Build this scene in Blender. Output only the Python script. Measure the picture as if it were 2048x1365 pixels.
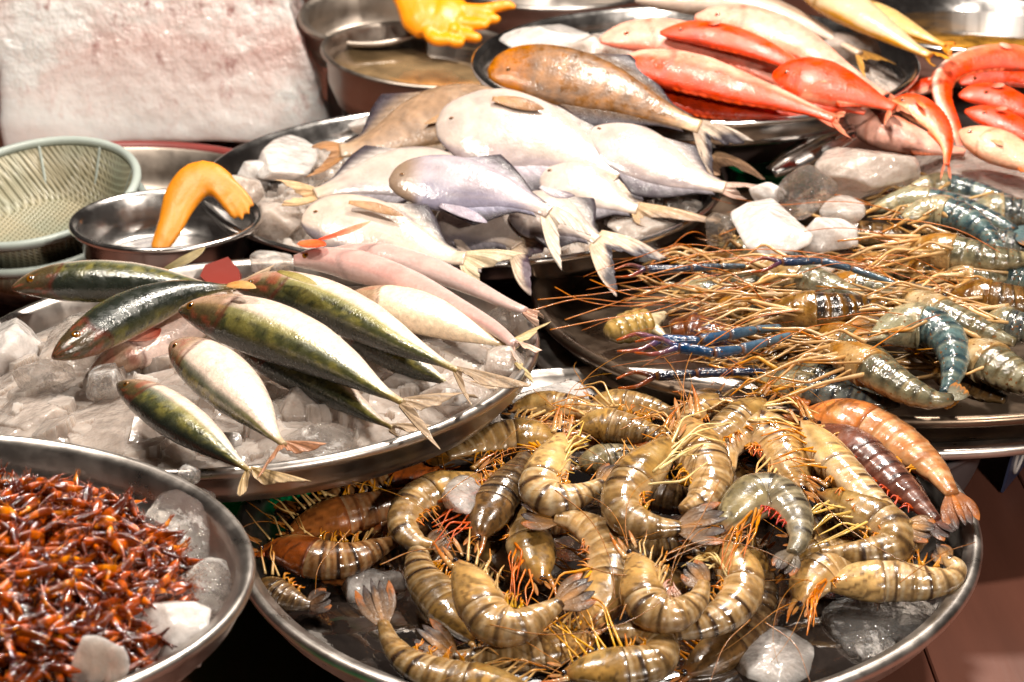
import bpy, bmesh, math, random
import numpy as np
from mathutils import Vector, noise as mnoise

sc = bpy.context.scene
for o in list(bpy.data.objects):
    bpy.data.objects.remove(o)

# ------------------------------------------------------------------ camera
F = 4000.0
PITCH = math.radians(22.2)
CAM = np.array([0.0, 0.0, 0.72])
FW = np.array([0.0, math.cos(PITCH), -math.sin(PITCH)])
RT = np.array([1.0, 0.0, 0.0])
UP = np.cross(RT, FW)
cd = bpy.data.cameras.new('camera')
cd.sensor_width = 36.0
cd.lens = 36.0 * F / 2048.0
cd.clip_start = 0.05
cd.clip_end = 60.0
cd.dof.use_dof = True
cd.dof.focus_distance = 1.36
cd.dof.aperture_fstop = 13.0
cam = bpy.data.objects.new('camera', cd)
cam.location = CAM
cam.rotation_euler = (math.pi / 2 - PITCH, 0, 0)
sc.collection.objects.link(cam)
sc.camera = cam

# ------------------------------------------------------------------ light
W = bpy.data.worlds.new('World')
sc.world = W
W.use_nodes = True
wn = W.node_tree.nodes
bg = wn['Background']
bg.inputs[0].default_value = (1.0, 0.80, 0.70, 1)
bg.inputs[1].default_value = 0.018


def lamp(name, loc, target, size, power, col, size_y=None):
    l = bpy.data.lights.new(name, 'AREA')
    l.shape = 'RECTANGLE' if size_y else 'DISK'
    l.size = size
    if size_y:
        l.size_y = size_y
    l.energy = power
    l.color = col
    o = bpy.data.objects.new(name, l)
    o.location = loc
    d = Vector(target) - Vector(loc)
    o.rotation_euler = d.to_track_quat('-Z', 'Y').to_euler()
    sc.collection.objects.link(o)
    return o


lamp('stall_lamp', (0.30, 2.10, 1.50), (0.05, 1.75, 0.1), 0.15, 23, (1.0, 0.91, 0.80))
lamp('stall_lamp', (-0.50, 1.45, 1.55), (-0.1, 1.6, 0.1), 0.11, 16, (1.0, 0.90, 0.78))
lamp('stall_lamp', (0.65, 1.15, 1.45), (0.2, 1.3, 0.1), 0.11, 12, (1.0, 0.90, 0.79))
lamp('stall_lamp', (0.85, -0.15, 0.98), (0.1, 1.5, 0.1), 0.12, 15, (1.0, 0.90, 0.79))
lamp('overhead_fill', (0.0, 2.0, 2.1), (0.0, 1.6, 0.1), 1.6, 4.5, (1.0, 0.94, 0.88), 0.5)  # added soft light overhead, gives the metal broad reflections
sc.view_settings.view_transform = 'Standard'
sc.view_settings.look = 'None'
sc.view_settings.exposure = 0.46
sc.view_settings.gamma = 1.0
sc.view_settings.use_curve_mapping = False
sc.cycles.use_denoising = True
sc.cycles.max_bounces = 10
sc.cycles.transmission_bounces = 8
sc.cycles.sample_clamp_indirect = 4.0
sc.cycles.caustics_refractive = False
sc.cycles.caustics_reflective = False

# ------------------------------------------------------------------ helpers
rng = random.Random(7)


def ray(px, py):
    return FW + (px - 1024.0) / F * RT - (py - 682.5) / F * UP


def proj(P):
    d = np.asarray(P) - CAM
    z = d @ FW
    return np.stack([1024 + F * (d @ RT) / z, 682.5 - F * (d @ UP) / z], -1)


def unit(v):
    v = np.asarray(v, float)
    return v / (np.linalg.norm(v, axis=-1, keepdims=True) + 1e-12)


class Plane:
    def __init__(self, p, n):
        self.p = np.asarray(p, float)
        self.n = unit(n)

    def hit(self, px, py):
        r = ray(px, py)
        t = ((self.p - CAM) @ self.n) / (r @ self.n)
        return CAM + t * r

    def hits(self, pts):
        return np.array([self.hit(x, y) for x, y in pts])


TR = {  # rim circle of each tray: centre, radius, tilt
    'prawn': (0.0621, 1.2034, 0.1053, 0.2494, -0.0131, -0.0069),
    'mackerel': (-0.2018, 1.3778, 0.1516, 0.2226, -0.0358, 0.0301),
    'small': (-0.3210, 0.9491, 0.2079, 0.1824, 0.0752, 0.0604),
    'pomfret': (-0.048, 1.8274, 0.1456, 0.2498, -0.0075, 0.002),
    'red': (0.1877, 2.0241, 0.2108, 0.2302, -0.0109, -0.0141),
    'river': (0.3174, 1.576, 0.133, 0.3017, -0.0331, 0.028),
    'water': (-0.095, 2.2697, 0.1548, 0.1263, 0.078, -0.0534),
    'bowl': (-0.3065, 1.6825, 0.1523, 0.0854, 0.0, 0.0),
    'colander': (-0.451, 1.826, 0.1364, 0.0961, 0.328, -0.0754),
    'wide': (-0.4008, 1.9251, 0.0881, 0.1985, 0.018, -0.0067),
    'pile': (0.50, 1.86, 0.165, 0.2, 0.0, 0.0),
}


def tray_plane(tray, h=0.0):
    t = TR[tray]
    n = unit([t[4], t[5], 1.0])
    return Plane(np.array(t[:3]) + n * h, n)


def item_plane(tray, anchor, h, tilt=0.0, lean=0.0):
    """plane an animal lies on: through the point under `anchor`, h above the
    tray's rim level, leaning `tilt` degrees down towards the front of the stall"""
    b = tray_plane(tray, h)
    p = b.hit(*anchor)
    a = math.radians(tilt)
    l = math.radians(lean)
    n = math.cos(a) * b.n + math.sin(a) * np.array([0, -1.0, 0]) + math.sin(l) * np.array([1.0, 0, 0])
    return Plane(p, n)


def catmull(pts, n):
    pts = [np.asarray(p, float) for p in pts]
    if len(pts) == 2:
        return np.array([pts[0] + (pts[1] - pts[0]) * t for t in np.linspace(0, 1, n)])
    P = [2 * pts[0] - pts[1]] + pts + [2 * pts[-1] - pts[-2]]
    out = []
    for i in range(1, len(P) - 2):
        a, b, c, d = P[i - 1], P[i], P[i + 1], P[i + 2]
        for t in np.linspace(0, 1, 24, endpoint=False):
            out.append(0.5 * (2 * b + (c - a) * t + (2 * a - 5 * b + 4 * c - d) * t * t + (3 * b - a - 3 * c + d) * t ** 3))
    out.append(pts[-1])
    out = np.array(out)
    seg = np.r_[0, np.cumsum(np.linalg.norm(np.diff(out, axis=0), axis=1))]
    s = np.linspace(0, seg[-1], n)
    return np.stack([np.interp(s, seg, out[:, k]) for k in range(out.shape[1])], -1)


def link(o):
    sc.collection.objects.link(o)
    return o


def tag(o, label=None, cat=None, group=None, kind=None):
    if label:
        o['label'] = label
    if cat:
        o['category'] = cat
    if group:
        o['group'] = group
    if kind:
        o['kind'] = kind
    return o


def thing(name, loc, label, cat, group=None):
    o = bpy.data.objects.new(name, None)
    o.empty_display_size = 0.02
    o.location = [float(x) for x in loc]
    link(o)
    return tag(o, label, cat, group)


class MB:
    """collects geometry for ONE mesh object, with a colour per vertex"""

    def __init__(self):
        self.v, self.f, self.c = [], [], []
        self.n = 0

    def add(self, v, f, c=None):
        v = np.asarray(v, float).reshape(-1, 3)
        self.v.append(v)
        self.f += [tuple(i + self.n for i in q) for q in f]
        if c is None:
            c = np.ones((len(v), 3)) * .5
        c = np.asarray(c, float)
        if c.ndim == 1:
            c = np.tile(c, (len(v), 1))
        self.c.append(c)
        self.n += len(v)

    def build(self, name, m, parent=None, origin=None, smooth=True):
        me = bpy.data.meshes.new(name)
        v = np.concatenate(self.v)
        root = parent
        off = np.zeros(3)
        while root is not None:
            off = off + np.array(root.location)
            root = root.parent
        if parent is None and origin is not None:
            off = np.asarray(origin, float)
        me.from_pydata((v - off).tolist(), [], self.f)
        c = np.concatenate(self.c)
        ca = me.color_attributes.new('Col', 'FLOAT_COLOR', 'POINT')
        ca.data.foreach_set('color', np.c_[c, np.ones(len(c))].astype(np.float32).ravel())
        if smooth:
            me.polygons.foreach_set('use_smooth', [True] * len(me.polygons))
        me.update()
        if m is not None:
            me.materials.append(m)
        o = bpy.data.objects.new(name, me)
        link(o)
        if parent is not None:
            o.parent = parent
        elif origin is not None:
            o.location = [float(x) for x in origin]
        return o


def ring_mesh(rings, closed_ends=True):
    """rings: (M,R,3) -> verts, faces with end caps"""
    M_, R_ = rings.shape[:2]
    v = rings.reshape(-1, 3)
    f = []
    for i in range(M_ - 1):
        for j in range(R_):
            a = i * R_ + j
            b = i * R_ + (j + 1) % R_
            f.append((a, b, b + R_, a + R_))
    if closed_ends:
        c0, c1 = rings[0].mean(0), rings[-1].mean(0)
        v = np.concatenate([v, [c0, c1]])
        n = M_ * R_
        for j in range(R_):
            f.append((n, (j + 1) % R_, j))
            f.append((n + 1, (M_ - 1) * R_ + j, (M_ - 1) * R_ + (j + 1) % R_))
    return v, f


def tube(mb, pts, r0, r1=None, col=(.5, .5, .5), col1=None, R_=6, n=None, taper=1.0):
    """pts: world points"""
    pts = np.asarray(pts, float)
    P = catmull(list(pts), n or max(4, 4 * len(pts)))
    r1 = r0 if r1 is None else r1
    T = unit(np.gradient(P, axis=0))
    ref = np.array([0.13, 0.31, 0.94])
    A = unit(np.cross(T, ref))
    B = np.cross(T, A)
    t = np.linspace(0, 1, len(P))
    rr = (r0 + (r1 - r0) * t ** taper)[:, None, None]
    ph = np.linspace(0, 2 * math.pi, R_, endpoint=False)
    rings = P[:, None, :] + rr * (np.cos(ph)[None, :, None] * A[:, None, :] + np.sin(ph)[None, :, None] * B[:, None, :])
    v, f = ring_mesh(rings)
    c0 = np.array(col)
    c1 = np.array(col1 if col1 is not None else col)
    c = (c0 + (c1 - c0) * t[:, None])
    c = np.repeat(c, R_, axis=0)
    c = np.concatenate([c, [c0, c1]])
    mb.add(v, f, c)


class Spine:
    """a body axis: image path laid on the plane the animal lies on, with the
    true half width (A, across) and half thickness (T, along the normal)"""

    def __init__(self, plane, pts, w, prof, k, n=64, s0=0.0, s1=1.0, lift=None):
        self.pl = plane
        q = catmull(pts, n)
        self.q = q
        self.s = np.linspace(s0, s1, n)
        self.P = plane.hits(q)
        if lift is not None:
            self.P = self.P + plane.n * np.interp(self.s, [a for a, b in lift], [b for a, b in lift])[:, None]
        self.T3 = unit(np.gradient(self.P, axis=0))
        dq = unit(np.gradient(q, axis=0))
        nr = np.stack([-dq[:, 1], dq[:, 0]], -1)      # right-hand side of travel as seen
        D = unit(np.cross(plane.n, self.T3))
        e = 1e-3
        pd = ((proj(self.P + e * D) - proj(self.P)) * nr).sum(1) / e
        D[pd < 0] *= -1
        pd = np.abs(pd)
        self.D = D
        pn = np.abs(((proj(self.P + e * plane.n) - proj(self.P)) * nr).sum(1) / e)
        ww = w * np.interp(self.s, [a for a, b in prof], [b for a, b in prof])
        self.wpx = ww
        kk = k if np.isscalar(k) else np.interp(self.s, [a for a, b in k], [b for a, b in k])
        self.A = ww / np.sqrt(pd ** 2 + (kk * pn) ** 2)
        self.Th = self.A * kk
        # smooth the widths so that bends do not pinch
        for _ in range(3):
            self.A[1:-1] = (self.A[:-2] + 2 * self.A[1:-1] + self.A[2:]) / 4
            self.Th[1:-1] = (self.Th[:-2] + 2 * self.Th[1:-1] + self.Th[2:]) / 4

    def at(self, s):
        i = np.interp(s, self.s, np.arange(len(self.s)))
        a = int(min(len(self.s) - 2, math.floor(i)))
        t = i - a
        L = lambda X: X[a] * (1 - t) + X[a + 1] * t
        return L(self.P), unit(L(self.T3)), unit(L(self.D)), L(self.A), L(self.Th), L(self.q)

    def pt(self, s, phi, r=1.0):
        P, T, D, A, Th, q = self.at(s)
        return P + r * (A * math.cos(phi) * D + Th * math.sin(phi) * self.pl.n)

    def skin(self, mb, phi0, colf, R_=22, rmod=None, a=0.0, b=1.0, pw=1.0, scale=1.0):
        idx = [i for i in range(len(self.s)) if a - 1e-6 <= self.s[i] <= b + 1e-6]
        ph = np.linspace(0, 2 * math.pi, R_, endpoint=False)
        S = self.s[idx][:, None] * np.ones((1, R_))
        PH = ph[None, :] * np.ones((len(idx), 1))
        U = np.cos(PH - phi0)
        V = np.sin(PH - phi0)
        r = np.ones_like(S) * scale
        if rmod is not None:
            r = r * rmod(S, U, V)
        cx = np.sign(np.cos(PH)) * np.abs(np.cos(PH)) ** pw
        cy = np.sign(np.sin(PH)) * np.abs(np.sin(PH)) ** pw
        rings = (self.P[idx][:, None, :] + (r * cx * self.A[idx][:, None])[..., None] * self.D[idx][:, None, :]
                 + (r * cy * self.Th[idx][:, None])[..., None] * self.pl.n[None, None, :])
        v, f = ring_mesh(rings)
        c = colf(S, U, V).reshape(-1, 3)
        c = np.concatenate([c, [c[:R_].mean(0), c[-R_:].mean(0)]])
        mb.add(v, f, c)


LEAF = [(0, .35), (.15, .62), (.45, 1), (.75, .82), (.93, .4), (1, .08)]
LOBE = [(0, 1), (.3, .72), (.6, .45), (.85, .22), (1, .04)]


def mixc(a, b, t):
    t = np.clip(t, 0, 1)[..., None]
    return np.asarray(a) * (1 - t) + np.asarray(b) * t


def sm(x, a, b):
    t = np.clip((x - a) / (b - a), 0, 1)
    return t * t * (3 - 2 * t)


def nz(S, V, sx, sv, seed):
    """cheap smooth noise from sines, -1..1"""
    r = np.random.default_rng(seed)
    out = np.zeros_like(S)
    for i in range(7):
        a, b, c = r.uniform(-1, 1, 2).tolist() + [r.uniform(0, 6.28)]
        out += np.sin((S * sx * a + V * sv * b) * (1 + i * .35) + c)
    return out / 3.2


# ------------------------------------------------------------------ materials
def new_mat(name):
    m = bpy.data.materials.new(name)
    m.use_nodes = True
    nt = m.node_tree
    return m, nt, nt.nodes['Principled BSDF'], nt.nodes, nt.links


def flesh(name, rough=.2, bump=.25, bscale=180., sss=.1, coat=.4, mott=.25, mscale=60., spec=.5, metal=0.0,
          fleck=None, stretch=(1, 1, 1), trans=0.0, srad=(.006, .003, .0015), sat=1.25, val=1.05):
    m, nt, b, N, L = new_mat(name)
    at = N.new('ShaderNodeAttribute')
    at.attribute_name = 'Col'
    tc = N.new('ShaderNodeTexCoord')
    oi = N.new('ShaderNodeObjectInfo')
    mp = N.new('ShaderNodeMapping')
    mp.inputs['Scale'].default_value = stretch
    L.new(tc.outputs['Object'], mp.inputs[0])
    n1 = N.new('ShaderNodeTexNoise')
    n1.noise_dimensions = '4D'
    n1.inputs['Scale'].default_value = mscale
    n1.inputs['Detail'].default_value = 5
    n1.inputs['Roughness'].default_value = .65
    mm = N.new('ShaderNodeMath')
    mm.operation = 'MULTIPLY'
    mm.inputs[1].default_value = 37.0
    L.new(oi.outputs['Random'], mm.inputs[0])
    L.new(mm.outputs[0], n1.inputs['W'])
    L.new(mp.outputs[0], n1.inputs['Vector'])
    mr = N.new('ShaderNodeMapRange')
    mr.inputs[1].default_value = .3
    mr.inputs[2].default_value = .7
    mr.inputs[3].default_value = 1 - mott
    mr.inputs[4].default_value = 1 + mott
    L.new(n1.outputs[0], mr.inputs[0])
    vm = N.new('ShaderNodeVectorMath')
    vm.operation = 'SCALE'
    L.new(at.outputs['Color'], vm.inputs[0])
    L.new(mr.outputs[0], vm.inputs['Scale'])
    src = vm.outputs[0]
    hs = N.new('ShaderNodeHueSaturation')
    hs.inputs['Saturation'].default_value = sat
    hs.inputs['Value'].default_value = val
    L.new(src, hs.inputs['Color'])
    src = hs.outputs[0]
    if fleck:
        n3 = N.new('ShaderNodeTexNoise')
        n3.inputs['Scale'].default_value = fleck[0]
        n3.inputs['Detail'].default_value = 2
        L.new(mp.outputs[0], n3.inputs['Vector'])
        r3 = N.new('ShaderNodeMapRange')
        r3.inputs[1].default_value = fleck[1]
        r3.inputs[2].default_value = fleck[1] + .06
        L.new(n3.outputs[0], r3.inputs[0])
        mx = N.new('ShaderNodeMix')
        mx.data_type = 'RGBA'
        L.new(r3.outputs[0], mx.inputs[0])
        L.new(src, mx.inputs[6])
        mx.inputs[7].default_value = (*fleck[2], 1)
        src = mx.outputs[2]
    L.new(src, b.inputs['Base Color'])
    n2 = N.new('ShaderNodeTexNoise')
    n2.inputs['Scale'].default_value = bscale
    n2.inputs['Detail'].default_value = 4
    L.new(mp.outputs[0], n2.inputs['Vector'])
    bp = N.new('ShaderNodeBump')
    bp.inputs['Strength'].default_value = bump
    bp.inputs['Distance'].default_value = .002
    L.new(n2.outputs[0], bp.inputs['Height'])
    L.new(bp.outputs[0], b.inputs['Normal'])
    n4 = N.new('ShaderNodeTexNoise')
    n4.inputs['Scale'].default_value = mscale * .7
    L.new(tc.outputs['Object'], n4.inputs['Vector'])
    rr = N.new('ShaderNodeMapRange')
    rr.inputs[1].default_value = .35
    rr.inputs[2].default_value = .65
    rr.inputs[3].default_value = rough * .6
    rr.inputs[4].default_value = rough * 1.7
    L.new(n4.outputs[0], rr.inputs[0])
    L.new(rr.outputs[0], b.inputs['Roughness'])
    b.inputs['Subsurface Weight'].default_value = sss
    b.inputs['Subsurface Radius'].default_value = (1, .5, .25)
    b.inputs['Subsurface Scale'].default_value = srad[0]
    b.inputs['Coat Weight'].default_value = coat
    b.inputs['Coat Roughness'].default_value = .06
    b.inputs['Specular IOR Level'].default_value = spec
    b.inputs['Metallic'].default_value = metal
    b.inputs['Transmission Weight'].default_value = trans
    L.new(bp.outputs[0], b.inputs['Coat Normal'])
    return m


def steel_mat(name, col=(.62, .60, .58), rough=.22, smudge=.15, bump=.06, scale=25.):
    m, nt, b, N, L = new_mat(name)
    tc = N.new('ShaderNodeTexCoord')
    n1 = N.new('ShaderNodeTexNoise')
    n1.inputs['Scale'].default_value = scale
    n1.inputs['Detail'].default_value = 6
    n1.inputs['Roughness'].default_value = .7
    L.new(tc.outputs['Object'], n1.inputs['Vector'])
    r = N.new('ShaderNodeMapRange')
    r.inputs[1].default_value = .3
    r.inputs[2].default_value = .7
    r.inputs[3].default_value = max(.04, rough - smudge)
    r.inputs[4].default_value = rough + smudge
    L.new(n1.outputs[0], r.inputs[0])
    L.new(r.outputs[0], b.inputs['Roughness'])
    cr = N.new('ShaderNodeValToRGB')
    cr.color_ramp.elements[0].position = .3
    cr.color_ramp.elements[0].color = (*[c * .72 for c in col], 1)
    cr.color_ramp.elements[1].position = .65
    cr.color_ramp.elements[1].color = (*col, 1)
    L.new(n1.outputs[0], cr.inputs[0])
    L.new(cr.outputs[0], b.inputs['Base Color'])
    b.inputs['Metallic'].default_value = 1
    n2 = N.new('ShaderNodeTexNoise')
    n2.inputs['Scale'].default_value = scale * 1.6
    L.new(tc.outputs['Object'], n2.inputs['Vector'])
    bp = N.new('ShaderNodeBump')
    bp.inputs['Strength'].default_value = bump
    bp.inputs['Distance'].default_value = .004
    L.new(n2.outputs[0], bp.inputs['Height'])
    L.new(bp.outputs[0], b.inputs['Normal'])
    return m


def ice_mat(name, clear=.8, tint=(.88, .85, .82), milk=(.70, .64, .58), rough=.10, scale=22., lo=.42, hi=.62, bump=.25, dirt=None, cloud=.5, bs=2.2):
    """wet ice: a clear glassy body, with clouds of white bubbles inside where
    the noise is high; melted surface waves are a soft bump"""
    m, nt, b, N, L = new_mat(name)
    out = N['Material Output']
    tc = N.new('ShaderNodeTexCoord')
    oi = N.new('ShaderNodeObjectInfo')
    mm = N.new('ShaderNodeMath')
    mm.operation = 'MULTIPLY'
    mm.inputs[1].default_value = 29.0
    L.new(oi.outputs['Random'], mm.inputs[0])
    n1 = N.new('ShaderNodeTexNoise')
    n1.noise_dimensions = '4D'
    n1.inputs['Scale'].default_value = scale
    n1.inputs['Detail'].default_value = 7
    n1.inputs['Roughness'].default_value = .7
    n1.inputs['Distortion'].default_value = .8
    L.new(mm.outputs[0], n1.inputs['W'])
    L.new(tc.outputs['Object'], n1.inputs['Vector'])
    r = N.new('ShaderNodeMapRange')
    r.inputs[1].default_value = lo
    r.inputs[2].default_value = hi
    r.inputs[3].default_value = 1 - clear
    r.inputs[4].default_value = min(1, 1 - clear + cloud)
    L.new(n1.outputs[0], r.inputs[0])
    n2 = N.new('ShaderNodeTexNoise')
    n2.inputs['Scale'].default_value = scale * bs
    n2.inputs['Detail'].default_value = 3
    L.new(tc.outputs['Object'], n2.inputs['Vector'])
    bp = N.new('ShaderNodeBump')
    bp.inputs['Strength'].default_value = bump
    bp.inputs['Distance'].default_value = .008
    L.new(n2.outputs[0], bp.inputs['Height'])
    b.inputs['Base Color'].default_value = (*tint, 1)
    b.inputs['Transmission Weight'].default_value = 1
    b.inputs['IOR'].default_value = 1.31
    b.inputs['Roughness'].default_value = rough
    L.new(bp.outputs[0], b.inputs['Normal'])
    w = N.new('ShaderNodeBsdfPrincipled')
    src = None
    if dirt:
        n5 = N.new('ShaderNodeTexNoise')
        n5.inputs['Scale'].default_value = dirt[0]
        n5.inputs['Detail'].default_value = 6
        n5.inputs['Roughness'].default_value = .7
        L.new(tc.outputs['Object'], n5.inputs['Vector'])
        r5 = N.new('ShaderNodeMapRange')
        r5.inputs[1].default_value = dirt[1]
        r5.inputs[2].default_value = dirt[1] + .12
        L.new(n5.outputs[0], r5.inputs[0])
        m5 = N.new('ShaderNodeMix')
        m5.data_type = 'RGBA'
        L.new(r5.outputs[0], m5.inputs[0])
        m5.inputs[6].default_value = (*milk, 1)
        m5.inputs[7].default_value = (*dirt[2], 1)
        L.new(m5.outputs[2], w.inputs['Base Color'])
    else:
        w.inputs['Base Color'].default_value = (*milk, 1)
    w.inputs['Roughness'].default_value = max(.12, rough)
    w.inputs['Subsurface Weight'].default_value = 1.0
    w.inputs['Subsurface Radius'].default_value = (1, .95, .9)
    w.inputs['Subsurface Scale'].default_value = .012
    w.inputs['IOR'].default_value = 1.31
    w.inputs['Coat Weight'].default_value = .7
    w.inputs['Coat Roughness'].default_value = .05
    L.new(bp.outputs[0], w.inputs['Normal'])
    L.new(bp.outputs[0], w.inputs['Coat Normal'])
    tr = N.new('ShaderNodeBsdfTransparent')
    tr.inputs[0].default_value = (*[min(1, c * 1.0) for c in tint], 1)
    m0 = N.new('ShaderNodeMixShader')
    m0.inputs[0].default_value = .45
    L.new(b.outputs[0], m0.inputs[1])
    L.new(tr.outputs[0], m0.inputs[2])
    mx = N.new('ShaderNodeMixShader')
    L.new(r.outputs[0], mx.inputs[0])
    L.new(m0.outputs[0], mx.inputs[1])
    L.new(w.outputs[0], mx.inputs[2])
    L.new(mx.outputs[0], out.inputs['Surface'])
    return m


def plain(name, col, rough=.5, bump=.1, bscale=80., metal=0., mott=.15, mscale=12., coat=0., sss=0., trans=0., stretch=(1, 1, 1)):
    m, nt, b, N, L = new_mat(name)
    tc = N.new('ShaderNodeTexCoord')
    mp = N.new('ShaderNodeMapping')
    mp.inputs['Scale'].default_value = stretch
    L.new(tc.outputs['Object'], mp.inputs[0])
    n1 = N.new('ShaderNodeTexNoise')
    n1.inputs['Scale'].default_value = mscale
    n1.inputs['Detail'].default_value = 6
    L.new(mp.outputs[0], n1.inputs['Vector'])
    cr = N.new('ShaderNodeValToRGB')
    cr.color_ramp.elements[0].position = .3
    cr.color_ramp.elements[0].color = (*[c * (1 - mott) for c in col], 1)
    cr.color_ramp.elements[1].position = .7
    cr.color_ramp.elements[1].color = (*[min(1, c * (1 + mott)) for c in col], 1)
    L.new(n1.outputs[0], cr.inputs[0])
    L.new(cr.outputs[0], b.inputs['Base Color'])
    b.inputs['Roughness'].default_value = rough
    b.inputs['Metallic'].default_value = metal
    b.inputs['Coat Weight'].default_value = coat
    b.inputs['Transmission Weight'].default_value = trans
    b.inputs['Subsurface Weight'].default_value = sss
    b.inputs['Subsurface Scale'].default_value = .01
    n2 = N.new('ShaderNodeTexNoise')
    n2.inputs['Scale'].default_value = bscale
    n2.inputs['Detail'].default_value = 4
    L.new(mp.outputs[0], n2.inputs['Vector'])
    bp = N.new('ShaderNodeBump')
    bp.inputs['Strength'].default_value = bump
    bp.inputs['Distance'].default_value = .002
    L.new(n2.outputs[0], bp.inputs['Height'])
    L.new(bp.outputs[0], b.inputs['Normal'])
    return m


MAT = {
    'steel': steel_mat('tray steel', (.62, .57, .53), .34, .10, .05),
    'polished': steel_mat('polished steel', (.74, .71, .69), .20, .08, .03),
    'dull_steel': steel_mat('dull steel', (.42, .36, .31), .42, .12, .05),
    'prawn': flesh('prawn shell', .20, .30, 150, .14, .28, .34, 110, spec=.45, sat=1.05, val=.80),
    'leg': flesh('prawn leg', .3, .1, 300, .1, .2, .3, 120, val=.85),
    'river': flesh('river prawn shell', .15, .5, 200, .1, .4, .45, 120, fleck=(330, .63, (.16, .06, .014)), spec=.5, sat=1.1, val=.66),
    'mackerel': flesh('mackerel skin', .22, .22, 520, .05, .35, .26, 190, spec=.6, metal=.1, sat=1.0),
    'pale': flesh('pale fish skin', .20, .2, 300, .08, .25, .16, 75, spec=.6, sat=1.15, val=.68),
    'brown': flesh('brown fish skin', .34, .22, 300, .05, .12, .42, 130, spec=.4),
    'red': flesh('red fish skin', .36, .3, 420, .10, .12, .36, 80, sat=1.05),
    'fin': flesh('fin membrane', .42, .3, 500, .05, .05, .25, 160, spec=.3, sat=1.1, val=.9),
    'eye': flesh('wet eye', .08, .0, 50, .0, .8, .05, 60),
    'small': flesh('glazed brown shell', .14, .25, 420, .12, .6, .45, 240, sat=1.3),
    'ice_clear': ice_mat('clear ice', .74, tint=(.96, .93, .90), milk=(.76, .70, .66), rough=.04, cloud=.50, lo=.46, hi=.66, bump=.45, bs=3.5),
    'ice': ice_mat('cloudy ice', .66, tint=(.96, .91, .87), milk=(.66, .57, .51), rough=.05, cloud=.34, lo=.40, hi=.66, bump=.6, bs=3.5),
    'ice_white': ice_mat('frosted white ice', .55, milk=(.62, .575, .55), rough=.10, cloud=.55, lo=.3, hi=.55, bump=.4, bs=4),
    'ice_bed': ice_mat('crushed ice', .60, tint=(.96, .91, .87), milk=(.66, .57, .51), rough=.06, scale=30, lo=.38, hi=.66, bump=.35, cloud=.35),
    'ice_glass': ice_mat('glassy ice', .93, tint=(.97, .95, .93), milk=(.80, .76, .73), rough=.03, cloud=.55, lo=.54, hi=.66, bump=.9, bs=4, scale=26),
    'grey_enamel': plain('grey enamel', (.085, .075, .078), .4, .05, mott=.2, mscale=20),
    'ice_block': None,
    'river_steel': steel_mat('dark brown steel', (.20, .145, .105), .36, .12, .05),  # steel coloured dark brown throughout
    'glove': plain('orange rubber', (.58, .20, .003), .46, .15, 260, mott=.12, mscale=20, sss=.1),
    'glove2': plain('bright orange rubber', (.90, .30, .004), .38, .12, 200, mott=.1, mscale=20, sss=.1),
    'green': plain('green plastic', (.0, .28, .09), .35, .05),
    'mint': plain('mint plastic', (.36, .41, .38), .35, .08, 60, mott=.2, mscale=10, trans=.1),
    'weave': plain('woven plastic mesh', (.42, .40, .26), .5, .2, 120, mott=.35, mscale=14),
    'red_plastic': plain('red plastic', (.20, .014, .005), .35, .05),
    'maroon': plain('maroon rim', (.20, .035, .03), .4, .05),
    'water': plain('murky water', (.23, .15, .075), .05, .12, 50, mott=.5, mscale=26, coat=1),
    'melt': plain('melt water', (.035, .026, .022), .05, .35, 38, mott=.4, coat=.5, trans=.35),
    'table': plain('brown table', (.145, .052, .033), .5, .12, 160, mott=.16, mscale=30, stretch=(1.0, .12, 1)),
    'blue_sign': plain('blue enamel', (.035, .042, .085), .35, .05),
    'letter': plain('grey lettering', (.60, .55, .52), .45, .05),
    'dark': plain('dark plastic', (.03, .015, .012), .5, .05),
    'gold': plain('brassy reflections', (.30, .14, .02), .12, .5, 40, mott=.9, mscale=34, coat=1),  # reflections in the steel pan, painted as gold and brown mottling
}


def creases(m):
    nt = m.node_tree
    N, L = nt.nodes, nt.links
    b = N['Principled BSDF']
    bp0 = [n for n in N if n.type == 'BUMP'][0]
    tc = [n for n in N if n.type == 'TEX_COORD'][0]
    wv = N.new('ShaderNodeTexWave')
    wv.inputs['Scale'].default_value = 16
    wv.inputs['Distortion'].default_value = 12
    wv.inputs['Detail'].default_value = 3
    L.new(tc.outputs['Object'], wv.inputs[0])
    bp = N.new('ShaderNodeBump')
    bp.inputs['Strength'].default_value = .14
    bp.inputs['Distance'].default_value = .003
    L.new(wv.outputs[1], bp.inputs['Height'])
    L.new(bp0.outputs[0], bp.inputs['Normal'])
    L.new(bp.outputs[0], b.inputs['Normal'])


creases(MAT['glove'])
creases(MAT['glove2'])


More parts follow.
